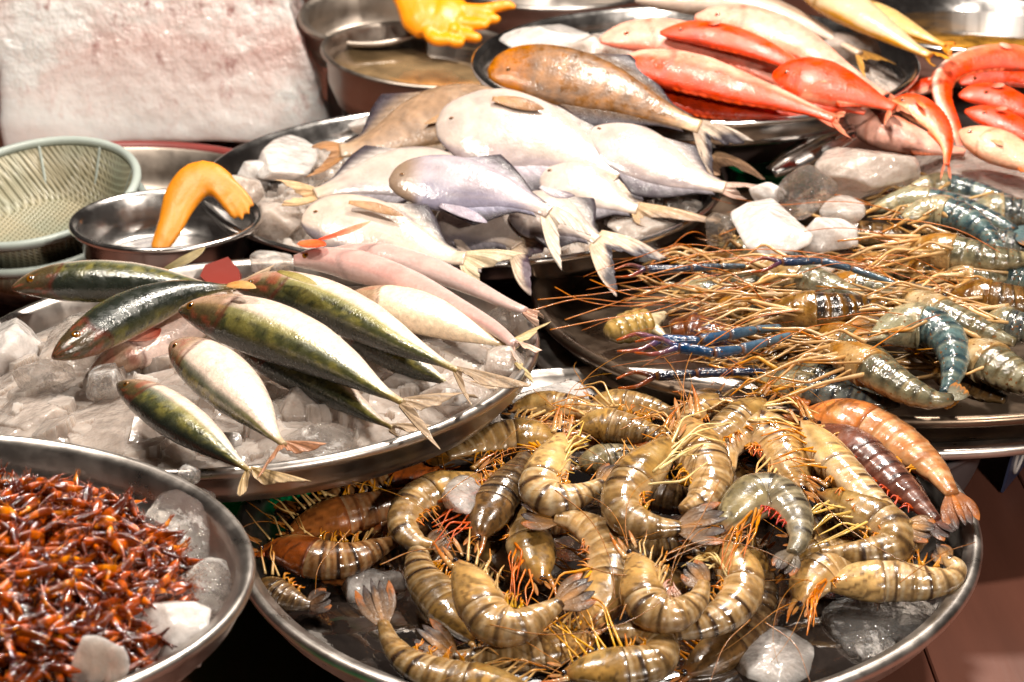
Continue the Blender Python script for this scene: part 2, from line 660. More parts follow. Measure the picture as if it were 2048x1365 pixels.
def block_ice():
    """clear glassy rind over a cloudy white core, pinkish where the wood shows through, pitted in patches"""
    m, nt, b, N, L = new_mat('block ice')
    tc = N.new('ShaderNodeTexCoord')

    def noi(sc_, det=5, rough=.6, stretch=None):
        n = N.new('ShaderNodeTexNoise')
        n.inputs['Scale'].default_value = sc_
        n.inputs['Detail'].default_value = det
        n.inputs['Roughness'].default_value = rough
        if stretch:
            mp = N.new('ShaderNodeMapping')
            mp.inputs['Scale'].default_value = stretch
            L.new(tc.outputs['Object'], mp.inputs[0])
            L.new(mp.outputs[0], n.inputs['Vector'])
        else:
            L.new(tc.outputs['Object'], n.inputs['Vector'])
        return n

    def rng_(src, a, b_, c=0., d=1.):
        r = N.new('ShaderNodeMapRange')
        r.inputs[1].default_value = a
        r.inputs[2].default_value = b_
        r.inputs[3].default_value = c
        r.inputs[4].default_value = d
        L.new(src, r.inputs[0])
        return r.outputs[0]

    big = noi(7, 4, .55, (.7, .7, 1.6))
    sp = N.new('ShaderNodeSeparateXYZ')
    L.new(tc.outputs['Object'], sp.inputs[0])
    wob = N.new('ShaderNodeMath')
    wob.operation = 'MULTIPLY_ADD'
    L.new(noi(6, 3, .5).outputs[0], wob.inputs[0])
    wob.inputs[1].default_value = .13
    L.new(sp.outputs[2], wob.inputs[2])
    band = N.new('ShaderNodeMath')
    band.operation = 'MULTIPLY'
    L.new(rng_(wob.outputs[0], .040, .110), band.inputs[0])
    L.new(rng_(wob.outputs[0], .115, .215, 1., .0), band.inputs[1])
    above = rng_(wob.outputs[0], .105, .215, .10, 1.)
    mixf = N.new('ShaderNodeMath')
    mixf.operation = 'MAXIMUM'
    L.new(band.outputs[0], mixf.inputs[0])
    L.new(rng_(big.outputs[0], .44, .60), mixf.inputs[1])
    m1 = N.new('ShaderNodeMix')
    m1.data_type = 'RGBA'
    L.new(mixf.outputs[0], m1.inputs[0])
    m1.inputs[6].default_value = (.80, .60, .56, 1)
    m1.inputs[7].default_value = (.96, .92, .90, 1)
    fl = noi(38, 6, .75, (1, 1, .6))
    patch = noi(6, 2, .5, (.6, .6, 1.5))
    mu = N.new('ShaderNodeMath')
    mu.operation = 'MULTIPLY'
    L.new(rng_(fl.outputs[0], .56, .66), mu.inputs[0])
    L.new(above, mu.inputs[1])
    m2 = N.new('ShaderNodeMix')
    m2.data_type = 'RGBA'
    L.new(mu.outputs[0], m2.inputs[0])
    L.new(m1.outputs[2], m2.inputs[6])
    m2.inputs[7].default_value = (.48, .25, .23, 1)
    L.new(m2.outputs[2], b.inputs['Base Color'])
    b.inputs['Subsurface Weight'].default_value = .75
    b.inputs['Subsurface Radius'].default_value = (1, .85, .8)
    b.inputs['Subsurface Scale'].default_value = .05
    b.inputs['IOR'].default_value = 1.31
    b.inputs['Roughness'].default_value = .14
    b.inputs['Coat Weight'].default_value = 1
    b.inputs['Coat Roughness'].default_value = .05
    b.inputs['Transmission Weight'].default_value = .18
    h = N.new('ShaderNodeMath')
    h.operation = 'MULTIPLY'
    L.new(noi(55, 3, .6).outputs[0], h.inputs[0])
    L.new(rng_(above, 0, 1, .10, 1.5), h.inputs[1])
    bp = N.new('ShaderNodeBump')
    bp.inputs['Strength'].default_value = .75
    bp.inputs['Distance'].default_value = .010
    L.new(h.outputs[0], bp.inputs['Height'])
    L.new(bp.outputs[0], b.inputs['Normal'])
    L.new(bp.outputs[0], b.inputs['Coat Normal'])
    MAT['ice_block'] = m


block_ice()


# ------------------------------------------------------------------ setting: table
def sheet(name, x0, x1, y0, y1, z, m, nx=2, ny=2):
    mb = MB()
    v = [(x0 + (x1 - x0) * i / nx, y0 + (y1 - y0) * j / ny, z) for j in range(ny + 1) for i in range(nx + 1)]
    f = [(j * (nx + 1) + i, j * (nx + 1) + i + 1, (j + 1) * (nx + 1) + i + 1, (j + 1) * (nx + 1) + i) for j in range(ny) for i in range(nx)]
    mb.add(v, f)
    return mb.build(name, m, smooth=False)


# the table top is made of boards running away from the camera, with dark gaps
def boards():
    mb = MB()
    x = -2.4
    r = random.Random(3)
    while x < 2.4:
        w = .115 + r.random() * .02
        b = .0012
        z = r.uniform(-.0006, .0006)
        v = [(x, .2, -.02), (x + w, .2, -.02), (x + w, 5, -.02), (x, 5, -.02),
             (x, .2, z - b), (x + w, .2, z - b), (x + w, 5, z - b), (x, 5, z - b),
             (x + b, .2 + b, z), (x + w - b, .2 + b, z), (x + w - b, 5 - b, z), (x + b, 5 - b, z)]
        f = [(3, 2, 1, 0), (0, 1, 5, 4), (1, 2, 6, 5), (2, 3, 7, 6), (3, 0, 4, 7), (4, 5, 9, 8), (5, 6, 10, 9), (6, 7, 11, 10), (7, 4, 8, 11), (8, 9, 10, 11)]
        mb.add(v, f)
        x += w + .0015
    o = mb.build('table', MAT['table'], smooth=False)
    tag(o, kind='structure')


boards()


# ------------------------------------------------------------------ round metalware
def frame(n):
    n = unit(n)
    a = unit(np.cross([0, 1.0, 0], n))
    return a, np.cross(n, a), n


def lathe(mb, c, n, prof, N_=96, col=(.5, .5, .5), wob=0.0):
    a, b, n = frame(n)
    th = np.linspace(0, 2 * math.pi, N_, endpoint=False)
    rings = []
    for r, z in prof:
        rr = max(r, 1e-5) * (1 + wob * np.sin(3 * th + 1) + wob * .6 * np.sin(5 * th))
        rings.append(c + n * z + rr[:, None] * (np.cos(th)[:, None] * a + np.sin(th)[:, None] * b))
    v, f = ring_mesh(np.array(rings), False)
    mb.add(v, f, np.array(col))


def arc(cx, cz, r, a0, a1, n=7):
    return [(cx + r * math.cos(math.radians(a)), cz + r * math.sin(math.radians(a))) for a in np.linspace(a0, a1, n)]


def tray_profile(R, d, lip=.0042, wall=.10):
    ri = R - lip * 2
    p = [(0, -d)] + [(R * (1 - wall) * t, -d) for t in (.3, .6, .8, .93)]
    p += [(R * (1 - wall), -d + .0008), (R * (1 - wall * .80), -d + .004), (R * (1 - wall * .5), -d * .62), (ri - .004, -.004)]
    p += arc(R - lip, -lip, lip, 150, -100, 10)
    p += [(ri - .001, -.008), (R * (1 - wall * .5) + .002, -d * .62 - .002), (R * (1 - wall * .85), -d - .0015), (R * (1 - wall) - .004, -d - .003), (0, -d - .003)]
    return p


def tray(key, d, label, mat='steel', name='metal_tray', cat='tray', group='round metal trays', lip=.0042, wall=.10):
    t = TR[key]
    c = np.array(t[:3])
    n = unit([t[4], t[5], 1.0])
    root = thing(name, c - n * (d + .003), label, cat, group)
    mb = MB()
    lathe(mb, c, n, tray_profile(t[3], d, lip, wall), 128)
    mb.build('dish', MAT[mat], root)
    return root


tray('prawn', .030, 'wide shallow steel tray holding the curled tiger prawns, front right', lip=.0045)
tray('mackerel', .030, 'shallow steel tray of ice under the green backed mackerel')
tray('small', .027, 'steel tray with the dark red glazed heap, at the bottom left corner', lip=.0034)
tray('pomfret', .026, 'thin rimmed steel tray under the pile of pale pomfret', 'polished', lip=.003)
tray('red', .030, 'bright steel tray beneath the red snappers', 'polished', lip=.0036)
tray('river', .028, 'broad steel tray crowded with blue clawed river prawns', 'river_steel', lip=.0045)
tray('bowl', .040, 'small shiny empty steel bowl beside the yellow glove', 'polished', 'steel_bowl', 'bowl', None, lip=.003, wall=.30)
tray('wide', .050, 'wide old basin with dark red rim behind the colander', 'dull_steel', 'wide_basin', 'basin', None, lip=.004, wall=.12)
tray('water', .060, 'steel basin of murky water holding an orange glove', 'dull_steel', 'water_basin', 'basin', None, lip=.003, wall=.2)

# the dark red band on the wide basin's rim
t = TR['wide']
mbx = MB()
R = t[3]
lathe(mbx, np.array(t[:3]), unit([t[4], t[5], 1.0]), arc(R - .002, -.004, .0068, -160, 200, 14), 128)
wb = [o for o in bpy.data.objects if o.name == 'wide_basin'][0]
mbx.build('rim', MAT['maroon'], wb)

# water inside its basin
t = TR['water']
mbx = MB()
lathe(mbx, np.array(t[:3]), unit([t[4], t[5], 1.0]), [(0, -.022), (.05, -.022), (t[3] * .885, -.022), (t[3] * .885, -.028), (0, -.028)], 64)
tag(mbx.build('water', MAT['water'], origin=np.array(t[:3])), kind='structure')


# vessels that carry the trays
def carrier(key, name, label, cat, mat, r_top, r_bot, dz, off=(0, 0), group=None, ribs=False):
    t = TR[key]
    n = unit([t[4], t[5], 1.0])
    c = np.array(t[:3]) + np.array([off[0], off[1], 0])
    c[2] = .0005
    zt = t[2] - dz - .004
    p = [(0, .0), (r_bot * .96, .0), (r_bot, .004)]
    m_ = 9
    for i in range(1, m_):
        u = i / m_
        r = r_bot + (r_top - r_bot) * (u ** .6 if not ribs else u)
        p.append((r, .004 + (zt - .008) * u))
        if ribs and i % 2:
            p.append((r + .003, .004 + (zt - .008) * u + .002))
            p.append((r + .003, .004 + (zt - .008) * u + .006))
            p.append((r, .004 + (zt - .008) * u + .008))
    p += [(r_top, zt - .006), (r_top + .003, zt - .004), (r_top + .003, zt), (r_top, zt), (0, zt)]
    mb = MB()
    lathe(mb, c, [0, 0, 1], p, 72)
    o = mb.build(name, MAT[mat], origin=c)
    tag(o, label, cat, group)


carrier('prawn', 'dark_basin', 'dark basin carrying the tray of tiger prawns', 'basin', 'dark', .15, .12, .030)
carrier('mackerel', 'green_basket', 'green basket carrying the mackerel tray', 'basket', 'green', .13, .11, .036, group='green baskets under the trays', ribs=True)
carrier('small', 'green_basket', 'green basket carrying the tray of glazed heap at bottom left', 'basket', 'green', .115, .10, .052, group='green baskets under the trays', ribs=True)
carrier('pomfret', 'dark_basin', 'dark basin carrying the pomfret tray', 'basin', 'dark', .14, .11, .026)
carrier('red', 'dark_stand', 'dark stand carrying the tray of red snappers', 'stand', 'dark', .13, .12, .030)
carrier('water', 'brown_stand', 'brown stand carrying the basin of murky water', 'stand', 'dark', .10, .11, .066)
carrier('bowl', 'upturned_basin', 'upturned basin carrying the small empty steel bowl', 'basin', 'dark', .055, .07, .040)
carrier('wide', 'low_stand', 'low dark stand under the wide red rimmed basin', 'stand', 'dark', .16, .15, .053)


def big_bowl():
    b = tray_plane('river', -.03)
    c = b.hit(1590, 775)
    zt = .094
    c[2] = 0
    R_ = .148
    p = [(0, 0.001)] + [(R_ * (.45 + .55 * math.sin(math.radians(a))), .001 + (zt - .002) * (1 - math.cos(math.radians(a)))) for a in np.linspace(0, 90, 14)]
    p += arc(R_ + .002, zt - .002, .003, -60, 150, 6) + [(R_ - .01, zt - .004), (0, zt - .006)]
    mb = MB()
    lathe(mb, c, [0, 0, 1], p, 96)
    tag(mb.build('grey_bowl', MAT['grey_enamel'], origin=c), 'big grey bowl carrying the river prawn tray', 'bowl')


big_bowl()


# second, larger basin whose bright rim shows under the left front of the river prawn tray
def under_rim():
    t = TR['river']
    c = np.array([t[0] - .012, t[1] - .004, t[2] - .030])
    n = unit([t[4], t[5] + .02, 1.0])
    R_ = t[3] - .004
    p = [(R_ - .030, -.006), (R_ - .014, -.002)] + arc(R_ - .005, -.005, .005, 140, -110, 9) + [(R_ - .014, -.012), (R_ * .8, -.030), (R_ * .5, -.034), (R_ * .5, -.031), (R_ * .8, -.027), (R_ - .030, -.008)]
    mb = MB()
    lathe(mb, c, n, p + [p[0]], 128)
    tag(mb.build('lower_tray', MAT['steel'], origin=c), 'steel tray stacked directly beneath the river prawn tray', 'tray')


under_rim()


# open back bowls at the top edge of the picture
def back_bowl(px, py, z, r, label, mat, h=.07, fill=None, fz=.03, tilt=0.0):
    P = Plane([0, 0, z], [0, 0, 1]).hit(px, py)
    n = unit([0, -math.sin(math.radians(tilt)), math.cos(math.radians(tilt))])
    root = thing('back_basin', P - n * h, label, 'basin', 'basins along the back of the stall')
    mb = MB()
    lathe(mb, P, n, tray_profile(r, h, .004, .22), 96)
    mb.build('dish', MAT[mat], root)
    if fill:
        mb = MB()
        lathe(mb, P, n, [(0, -fz), (r * .90, -fz), (r * .89, -fz - .004), (0, -fz - .004)], 64)
        mb.build('gold_reflections', MAT[fill], root)  # disc whose colour carries the pan's golden reflections
    mb = MB()
    zz = P[2] - h - .004
    c = np.array([P[0], P[1], .0005])
    lathe(mb, c, [0, 0, 1], [(0, 0), (r * .6, 0), (r * .62, zz * .5), (r * .6, zz), (0, zz)], 48)
    tag(mb.build('stand', MAT['dark'], origin=c), 'dark stand under the ' + label.split(',')[0].replace('steel ', ''), 'stand')


back_bowl(1110, -30, .17, .13, 'cream lit steel basin, behind the red snapper tray', 'steel')
back_bowl(1960, 40, .18, .15, 'large brown basin with golden glints, far back right', 'polished', .05, 'gold', .02)
back_bowl(735, 25, .17, .085, 'tarnished steel basin tilted behind the orange glove, farthest left', 'dull_steel', .05, tilt=12)


# ------------------------------------------------------------------ colanders
def colander(c, n, r, h, label, rim_mat='mint'):
    root = thing('colander', c - unit(n) * h, label, 'colander', 'pale plastic colanders')
    mb = MB()
    lathe(mb, c, n, [(0, -h), (r * .62, -h), (r * .70, -h + .006), (r * .80, -h * .6), (r * .93, -.006), (r * .945, -.006), (r * .82, -h * .62), (r * .72, -h + .002), (r * .62, -h - .003), (0, -h - .003)], 96)
    mb.build('mesh_bowl', MAT['weave_lattice'], root)
    mb = MB()
    lathe(mb, c, n, arc(r * .972, -.003, .0044, -160, 200, 14), 96)
    mb.build('rim', MAT[rim_mat], root)
    a, b, n = frame(n)
    for k in range(9):
        th = k / 9 * 6.283 + .3
        d = math.cos(th) * a + math.sin(th) * b
        mb = MB()
        tube(mb, [c + n * (-h - .001) + d * r * .69, c + n * (-h * .6) + d * (r * .805), c - n * .004 + d * r * .945], .0016, col=(.5, .5, .5))
        mb.build('rib', MAT[rim_mat], root)


def lattice():
    m, nt, b, N, L = new_mat('plastic lattice')
    tc = N.new('ShaderNodeTexCoord')
    w = []
    for ang in (.78, -.78):
        mp = N.new('ShaderNodeMapping')
        mp.inputs['Rotation'].default_value = (ang, ang * .3, ang)
        L.new(tc.outputs['Object'], mp.inputs[0])
        wv = N.new('ShaderNodeTexWave')
        wv.inputs['Scale'].default_value = 75
        wv.inputs['Distortion'].default_value = .6
        L.new(mp.outputs[0], wv.inputs[0])
        w.append(wv)
    mx = N.new('ShaderNodeMath')
    mx.operation = 'MAXIMUM'
    L.new(w[0].outputs[1], mx.inputs[0])
    L.new(w[1].outputs[1], mx.inputs[1])
    n1 = N.new('ShaderNodeTexNoise')
    n1.inputs['Scale'].default_value = 22
    n1.inputs['Detail'].default_value = 4
    L.new(tc.outputs['Object'], n1.inputs[0])
    cr = N.new('ShaderNodeValToRGB')
    cr.color_ramp.elements[0].position = .35
    cr.color_ramp.elements[0].color = (.25, .27, .20, 1)
    cr.color_ramp.elements[1].position = .65
    cr.color_ramp.elements[1].color = (.34, .30, .20, 1)
    L.new(n1.outputs[0], cr.inputs[0])
    m2 = N.new('ShaderNodeMix')
    m2.data_type = 'RGBA'
    L.new(mx.outputs[0], m2.inputs[0])
    m2.inputs[6].default_value = (.12, .11, .06, 1)
    L.new(cr.outputs[0], m2.inputs[7])
    L.new(m2.outputs[2], b.inputs['Base Color'])
    b.inputs['Roughness'].default_value = .4
    bp = N.new('ShaderNodeBump')
    bp.inputs['Strength'].default_value = .6
    bp.inputs['Distance'].default_value = .002
    L.new(mx.outputs[0], bp.inputs['Height'])
    L.new(bp.outputs[0], b.inputs['Normal'])
    MAT['weave_lattice'] = m


lattice()
t = TR['colander']
nC = unit([t[4] - .05, t[5] - .12, 1.0])
nC = unit([-.10, -.22, 1.0])
cC = tray_plane('wide', .055).hit(66, 378)
colander(cC, nC, .100, .050, 'pale green plastic colander, the upper of the two at left')
colander(cC - nC * .022 + np.array([.004, -.006, -.004]), nC, .099, .046, 'cream plastic colander nested under the pale green one')


# ------------------------------------------------------------------ ice
def chunk_mesh(c, hx, hy, hz, seed, facets=11, p=12, rough=.05, rot=0.0, axis=None):
    r = np.random.default_rng(seed)
    bm = bmesh.new()
    bmesh.ops.create_icosphere(bm, subdivisions=5, radius=1)
    d = np.array([v.co[:] for v in bm.verts])
    f = [tuple(v.index for v in q.verts) for q in bm.faces]
    bm.free()
    n = unit(r.normal(size=(facets, 3)))
    n = np.concatenate([n, -n[:5] + r.normal(size=(5, 3)) * .4])
    n = unit(n)
    dist = r.uniform(.70, 1.0, size=len(n))
    s = np.maximum(0, n @ d.T / dist[:, None])
    rad = np.minimum((s ** p).sum(0) ** (-1.0 / p), 1.12)
    v = d * rad[:, None]
    nn = np.array([mnoise.fractal(Vector(x * 2.2) + Vector((seed * 3.1, 0, 0)), 1.0, 2.0, 4) for x in v])
    v = v * (1 + rough * nn[:, None])
    v = v * np.array([hx, hy, hz])
    cr, sr = math.cos(rot), math.sin(rot)
    v = v @ np.array([[cr, sr, 0], [-sr, cr, 0], [0, 0, 1]])
    mb = MB()
    mb.add(np.asarray(c) + v, f)
    return mb


def ice(box, tray_, h, mat, label, name='ice_chunk', seed=1, flat=None, deep=.9, facets=13, rough=.022, rot=None, cat='ice', group='loose lumps of ice on the trays'):
    x0, y0, x1, y1 = box
    pl = tray_plane(tray_, h)
    c = pl.hit((x0 + x1) / 2, (y0 + y1) / 2)
    d = (c - CAM) @ FW
    hx = (x1 - x0) / 2 * d / F
    hv = (y1 - y0) / 2 * d / F
    v = unit(c - CAM)
    sn = -v[2]
    cs = math.sqrt(1 - sn * sn)
    hy = hx * deep
    q = hv ** 2 - (hy * sn) ** 2
    if q < (hx * .22 * cs) ** 2:
        hz = hx * .22
        hy = math.sqrt(max(1e-6, hv ** 2 - (hz * cs) ** 2)) / sn
    else:
        hz = math.sqrt(q) / cs
    if flat:
        hz = flat
        hy = math.sqrt(max(1e-6, hv ** 2 - (hz * cs) ** 2)) / sn
    k = 1.06
    mb = chunk_mesh(c, hx * k, hy * k, hz * k, seed, facets + seed % 5, 34 + 2 * (seed % 14), rough)
    o = mb.build(name, MAT[mat], origin=c)
    return tag(o, label, cat, group)


def ice_bed(tray_, h, label_unused, amp=.010, cell=70., seed=0, rfrac=.93, dome=.0, mat='ice_bed', res=210):
    t = TR[tray_]
    n = unit([t[4], t[5], 1.0])
    a, b, n = frame(n)
    c = np.array(t[:3])
    R_ = t[3] * rfrac
    idx = {}
    v, f = [], []
    for j in range(res + 1):
        for i in range(res + 1):
            x = (i / res * 2 - 1) * R_
            y = (j / res * 2 - 1) * R_
            rr = math.hypot(x, y) / R_
            if rr > 1:
                continue
            d, _ = mnoise.voronoi(Vector((x * cell + seed, y * cell, seed)))
            q = _[0]
            h1 = mnoise.noise(q * 7.13 + Vector((seed, 3.1, 0)))
            h2 = mnoise.noise(q * 5.37 + Vector((1.7, seed, 9)))
            h3 = mnoise.noise(q * 6.41 + Vector((seed, 8.2, 4)))
            e = Vector((x * cell + seed, y * cell, seed)) - q
            z = amp * (1.5 * h1 + 1.5 * h2 * e.x + 1.5 * h3 * e.y)
            z = z * (1 - rr ** 8) + dome * (1 - rr * rr) + h - .012 * rr ** 6
            idx[(i, j)] = len(v)
            v.append(c + a * x + b * y + n * z)
    for (i, j) in idx:
        q = [(i, j), (i + 1, j), (i + 1, j + 1), (i, j + 1)]
        if all(k in idx for k in q):
            f.append(tuple(idx[k] for k in q))
    mb = MB()
    mb.add(v, f)
    o = mb.build('crushed_ice', MAT[mat], origin=c, smooth=False)
    tag(o, kind='stuff')
    o['label'] = label_unused
    o['category'] = 'crushed ice'


ice_bed('mackerel', -.008, 'crushed grey ice spread under the mackerel', seed=3, cell=46., amp=.011, res=240)
ice_bed('pomfret', -.012, 'crushed ice spread under the pomfret', seed=9, cell=90)
ice_bed('red', -.012, 'crushed ice spread under the red snappers', seed=14)

# the ice block
def ice_block():
    P0 = Plane([0, 2.33, 0], [0, -1, .16]).hit
    pts_f = [(-60, 300), (40, 292), (200, 300), (420, 300), (560, 296), (676, 262), (668, 190), (646, 105), (616, 30), (585, -70), (300, -110), (0, -110), (-60, -60)]
    # front outline from corners of a real slab: width, height, depth
    bl, br_, tr_, tl = P0(18, 296), P0(682, 288), P0(560, -60), P0(-40, -90)
    lw = P0(-6, 190)
    nrm = unit(np.cross(br_ - bl, tl - bl))
    if nrm[1] > 0:
        nrm = -nrm
    M_, K_ = 60, 44
    dep = .17
    mb = MB()

    def face(o0, o1, o2, o3, n_, m_):
        g = [[(o0 * (1 - u) + o1 * u) * (1 - w_) + (o3 * (1 - u) + o2 * u) * w_ for u in np.linspace(0, 1, n_)] for w_ in np.linspace(0, 1, m_)]
        v = np.array(g).reshape(-1, 3)
        f = [(j * n_ + i, j * n_ + i + 1, (j + 1) * n_ + i + 1, (j + 1) * n_ + i) for j in range(m_ - 1) for i in range(n_ - 1)]
        return v, f
    back = -nrm * dep
    for q in ((bl, br_, tr_, tl, M_, K_), (br_, br_ + back, tr_ + back, tr_, 20, K_), (bl + back, bl, tl, tl + back, 20, K_),
              (tl, tr_, tr_ + back, tl + back, M_, 20), (bl + back, br_ + back, br_, bl, M_, 20), (br_ + back, bl + back, tl + back, tr_ + back, M_, K_)):
        v, f = face(*q)
        mb.add(v, f)
    V = np.concatenate(mb.v)
    cen = (bl + br_ + tr_ + tl) / 4 + back / 2
    ax = unit(br_ - bl)
    ay = unit(np.cross(ax, nrm))
    if ay[2] < 0:
        ay = -ay
    loc = np.stack([(V - cen) @ ax, (V - cen) @ ay, (V - cen) @ nrm], -1)
    h3 = np.array([np.abs(loc[:, k]).max() for k in range(3)])
    # round the edges and let the surface wave and pit as melting ice does
    q = np.abs(loc) / h3
    f_ = (q ** 14).sum(1) ** (-1 / 14.0)
    loc = loc * np.clip(f_, .90, 1)[:, None]
    for i, l in enumerate(loc):
        w_ = mnoise.fractal(Vector(l * 8), 1, 2, 3) * .009 + mnoise.fractal(Vector(l * 45), 1, 2, 3) * .0012
        band = math.exp(-((l[1] - .075) / .03) ** 2)
        w_ += band * .004 * mnoise.noise(Vector(l * 110))
        loc[i] = l * (1 + w_ / .15)
    V = cen + loc @ np.stack([ax, ay, nrm])
    mb.v = [V]
    mb.c = [np.ones((len(V), 3)) * .8]
    base = cen - ay * h3[1]
    o = mb.build('ice_block', MAT['ice_block'], origin=base)
    bm = bmesh.new()
    bm.from_mesh(o.data)
    bmesh.ops.remove_doubles(bm, verts=bm.verts, dist=.0016)
    bmesh.ops.recalc_face_normals(bm, faces=bm.faces)
    bm.to_mesh(o.data)
    bm.free()
    tag(o, 'huge frosted pinkish block of ice at the top left', 'ice block')
    # what it stands on
    low = V[:, 2].min()
    mb = MB()
    x0, x1, y0, y1 = V[:, 0].min() + .05, V[:, 0].max() - .08, 2.33, 2.33 + dep + .02
    zt = low - .001
    if zt > .004:
        v = [(x, y, z) for z in (.0005, zt) for x, y in ((x0, y0), (x1, y0), (x1, y1), (x0, y1))]
        mb.add(v, [(3, 2, 1, 0), (4, 5, 6, 7), (0, 1, 5, 4), (1, 2, 6, 5), (2, 3, 7, 6), (3, 0, 4, 7)])
        tag(mb.build('low_crate', MAT['maroon'], origin=((x0 + x1) / 2, y0, 0), smooth=False), 'dark red crate under the huge ice block', 'crate')


ice_block()

B_ = 'mackerel'
for k, (bx, h, m, lab, fl) in enumerate([
    ((60, 610, 320, 790), -.012, 'ice', 'large smooth clear ice slab at the left under the dark mackerel heads', .020),
    ((-60, 640, 90, 780), -.014, 'ice_white', 'pale rounded ice lump cut by the left edge of the mackerel tray', .022),
    ((125, 780, 420, 930), -.016, 'ice', 'broad flat ice slab below the lowest mackerel of the tray', .012),
    (( 10, 775, 150, 880), -.014, 'ice', 'rough ice lump just above the heap of glazed shells', .012),
    ((550, 780, 670, 890), -.014, 'ice', 'squarish ice lump between the two lowest mackerel tails', None),
    ((560, 850, 710, 935), -.010, 'ice_glass', 'clear ice lump beside a forked tail at the front rim', None),
    ((850, 750, 985, 840), -.010, 'ice', 'small ice lump between two mackerel tails at the right', None),
    ((955, 700, 1062, 790), -.010, 'ice', 'ice lump touching the right rim of the mackerel tray', None),
    ((970, 605, 1072, 705), -.010, 'ice_glass', 'clear ice lump under the pale forked tail at the right rim', None),
    ((770, 735, 870, 800), -.010, 'ice_clear', 'glassy ice chip between two green mackerel', None),
    ((500, 500, 590, 560), -.004, 'ice_clear', 'glassy ice chip by the head of the pink goatfish', None),
    ((30, 720, 140, 790), .004, 'ice_glass', 'clear ice shard on the slabs at the far left of the mackerel tray', None),
    ((165, 730, 260, 800), .002, 'ice_glass', 'clear ice shard below the pink jawed mackerel', None),
    ((430, 860, 480, 910), -.006, 'ice_white', 'little white ice chip between two small mackerel', None),
    ((880, 775, 930, 815), .004, 'ice_white', 'little white ice chip by the right mackerel tails', None),
]):
    ice(bx, B_, h, m, lab, seed=20 + k, flat=fl)
for k, (bx, h, m, lab, fl) in enumerate([
    ((512, 275, 625, 368), .000, 'ice_white', 'bright white ice lump at the back left of the pomfret tray', .012),
    ((430, 350, 520, 425), -.004, 'ice', 'ice lump behind the yellow glove in the pomfret tray', None),
    ((500, 400, 610, 490), -.006, 'ice', 'crushed ice lump before the nose of the front pomfret', None),
    ((1225, 425, 1345, 480), -.006, 'ice', 'grey ice lump at the front right of the pomfret tray', None),
    ((700, 225, 790, 275), -.004, 'ice_white', 'ice lump at the back rim of the pomfret tray', None),
    ((480, 320, 545, 370), -.004, 'ice_white', 'small white ice chip touching the bright lump in the pomfret tray', None),
]):
    ice(bx, 'pomfret', h, m, lab, seed=50 + k, flat=fl)
for k, (bx, h, m, lab, fl) in enumerate([
    ((1010, 50, 1190, 125), .004, 'ice_white', 'bright white ice at the left of the red snapper tray', None),
    ((1130, 70, 1230, 130), .006, 'ice', 'grey ice lump behind the brown pomfret', None),
    ((1640, 60, 1760, 140), -.004, 'ice', 'ice lump below the grey fish tail', None),
]):
    ice(bx, 'red', h, m, lab, seed=60 + k, flat=fl)
for k, (bx, h, m, lab, fl) in enumerate([
    ((1472, 398, 1612, 512), .045, 'ice_white', 'white rounded ice lump on top of the river prawns', .017),
    ((1595, 432, 1712, 512), .040, 'ice_white', 'low white ice lump right of the rounded one on the river prawns', None),
    ((1555, 330, 1665, 432), .055, 'ice_glass', 'glassy ribbed ice lump topping the river prawns', None),
    ((1638, 288, 1822, 396), .050, 'ice', 'big grey flat faced ice lump below the red fish', None),
    ((1405, 425, 1475, 495), .020, 'ice_glass', 'small clear ice lump at the edge of the pomfret tray', None),
    ((1600, 520, 1665, 562), .035, 'ice', 'small ice chip among the river prawn legs', None),
    ((1260, 490, 1340, 530), .000, 'ice_clear', 'clear ice sliver under the pomfret tails', None),
    ((1640, 395, 1730, 445), .048, 'ice_clear', 'clear ice lump between the big grey lump and the low white one', None),
    ((1500, 360, 1570, 415), .050, 'ice_white', 'small white ice chip above the rounded white lump', None),
]):
    ice(bx, 'river', h, m, lab, seed=70 + k, flat=fl)
for k, (bx, h, m, lab, fl) in enumerate([
    ((1030, 764, 1190, 860), -.010, 'ice_white', 'smooth white ice lump between three trays', .012),
    ((1000, 800, 1060, 850), -.008, 'ice_white', 'small white ice chip beside the mackerel tray rim', None),
    ((960, 1060, 1110, 1190), -.024, 'ice', 'ice lump inside the curl of the big prawn', None),
    ((680, 1130, 800, 1215), -.024, 'ice_clear', 'clear ice sheet near the upright prawn tail', None),
    ((1640, 1195, 1880, 1290), -.024, 'ice_glass', 'clear melting ice sheet by the front rim under the yellow prawn', .008),
    ((1450, 1260, 1640, 1365), -.024, 'ice_clear', 'clear melting ice at the front of the prawn tray', .008),
    ((1680, 1260, 1800, 1320), -.024, 'ice_glass', 'small clear ice sliver at the front right rim', .006),
    ((880, 955, 960, 1030), .022, 'ice_clear', 'glassy ice chip lying on the prawns beside a dark head', .006),
]):
    ice(bx, 'prawn', h, m, lab, seed=80 + k, flat=fl)
for k, (bx, h, m, lab, fl) in enumerate([
    ((285, 965, 440, 1140), -.018, 'ice_glass', 'large clear ice lump right of the glazed heap', .015),
    ((355, 1125, 478, 1230), -.018, 'ice_glass', 'clear ice lump against the right rim of the bottom left tray', .012),
    ((255, 1185, 432, 1350), -.016, 'ice_white', 'white frosted ice lump at the front of the bottom left tray', .017),
    ((130, 1275, 265, 1385), .002, 'ice', 'grey pitted ice lump at the bottom edge', .016),
    ((352, 930, 402, 968), -.004, 'ice_glass', 'tiny clear ice chip on the tray rim', None),
]):
    ice(bx, 'small', h, m, lab, seed=95 + k, flat=fl)
ice((1790, 270, 2300, 440), 'pile', -.030, 'ice', 'pinkish ice slab under the heap of small red fish', 'ice_slab', 120, None, 1.0)

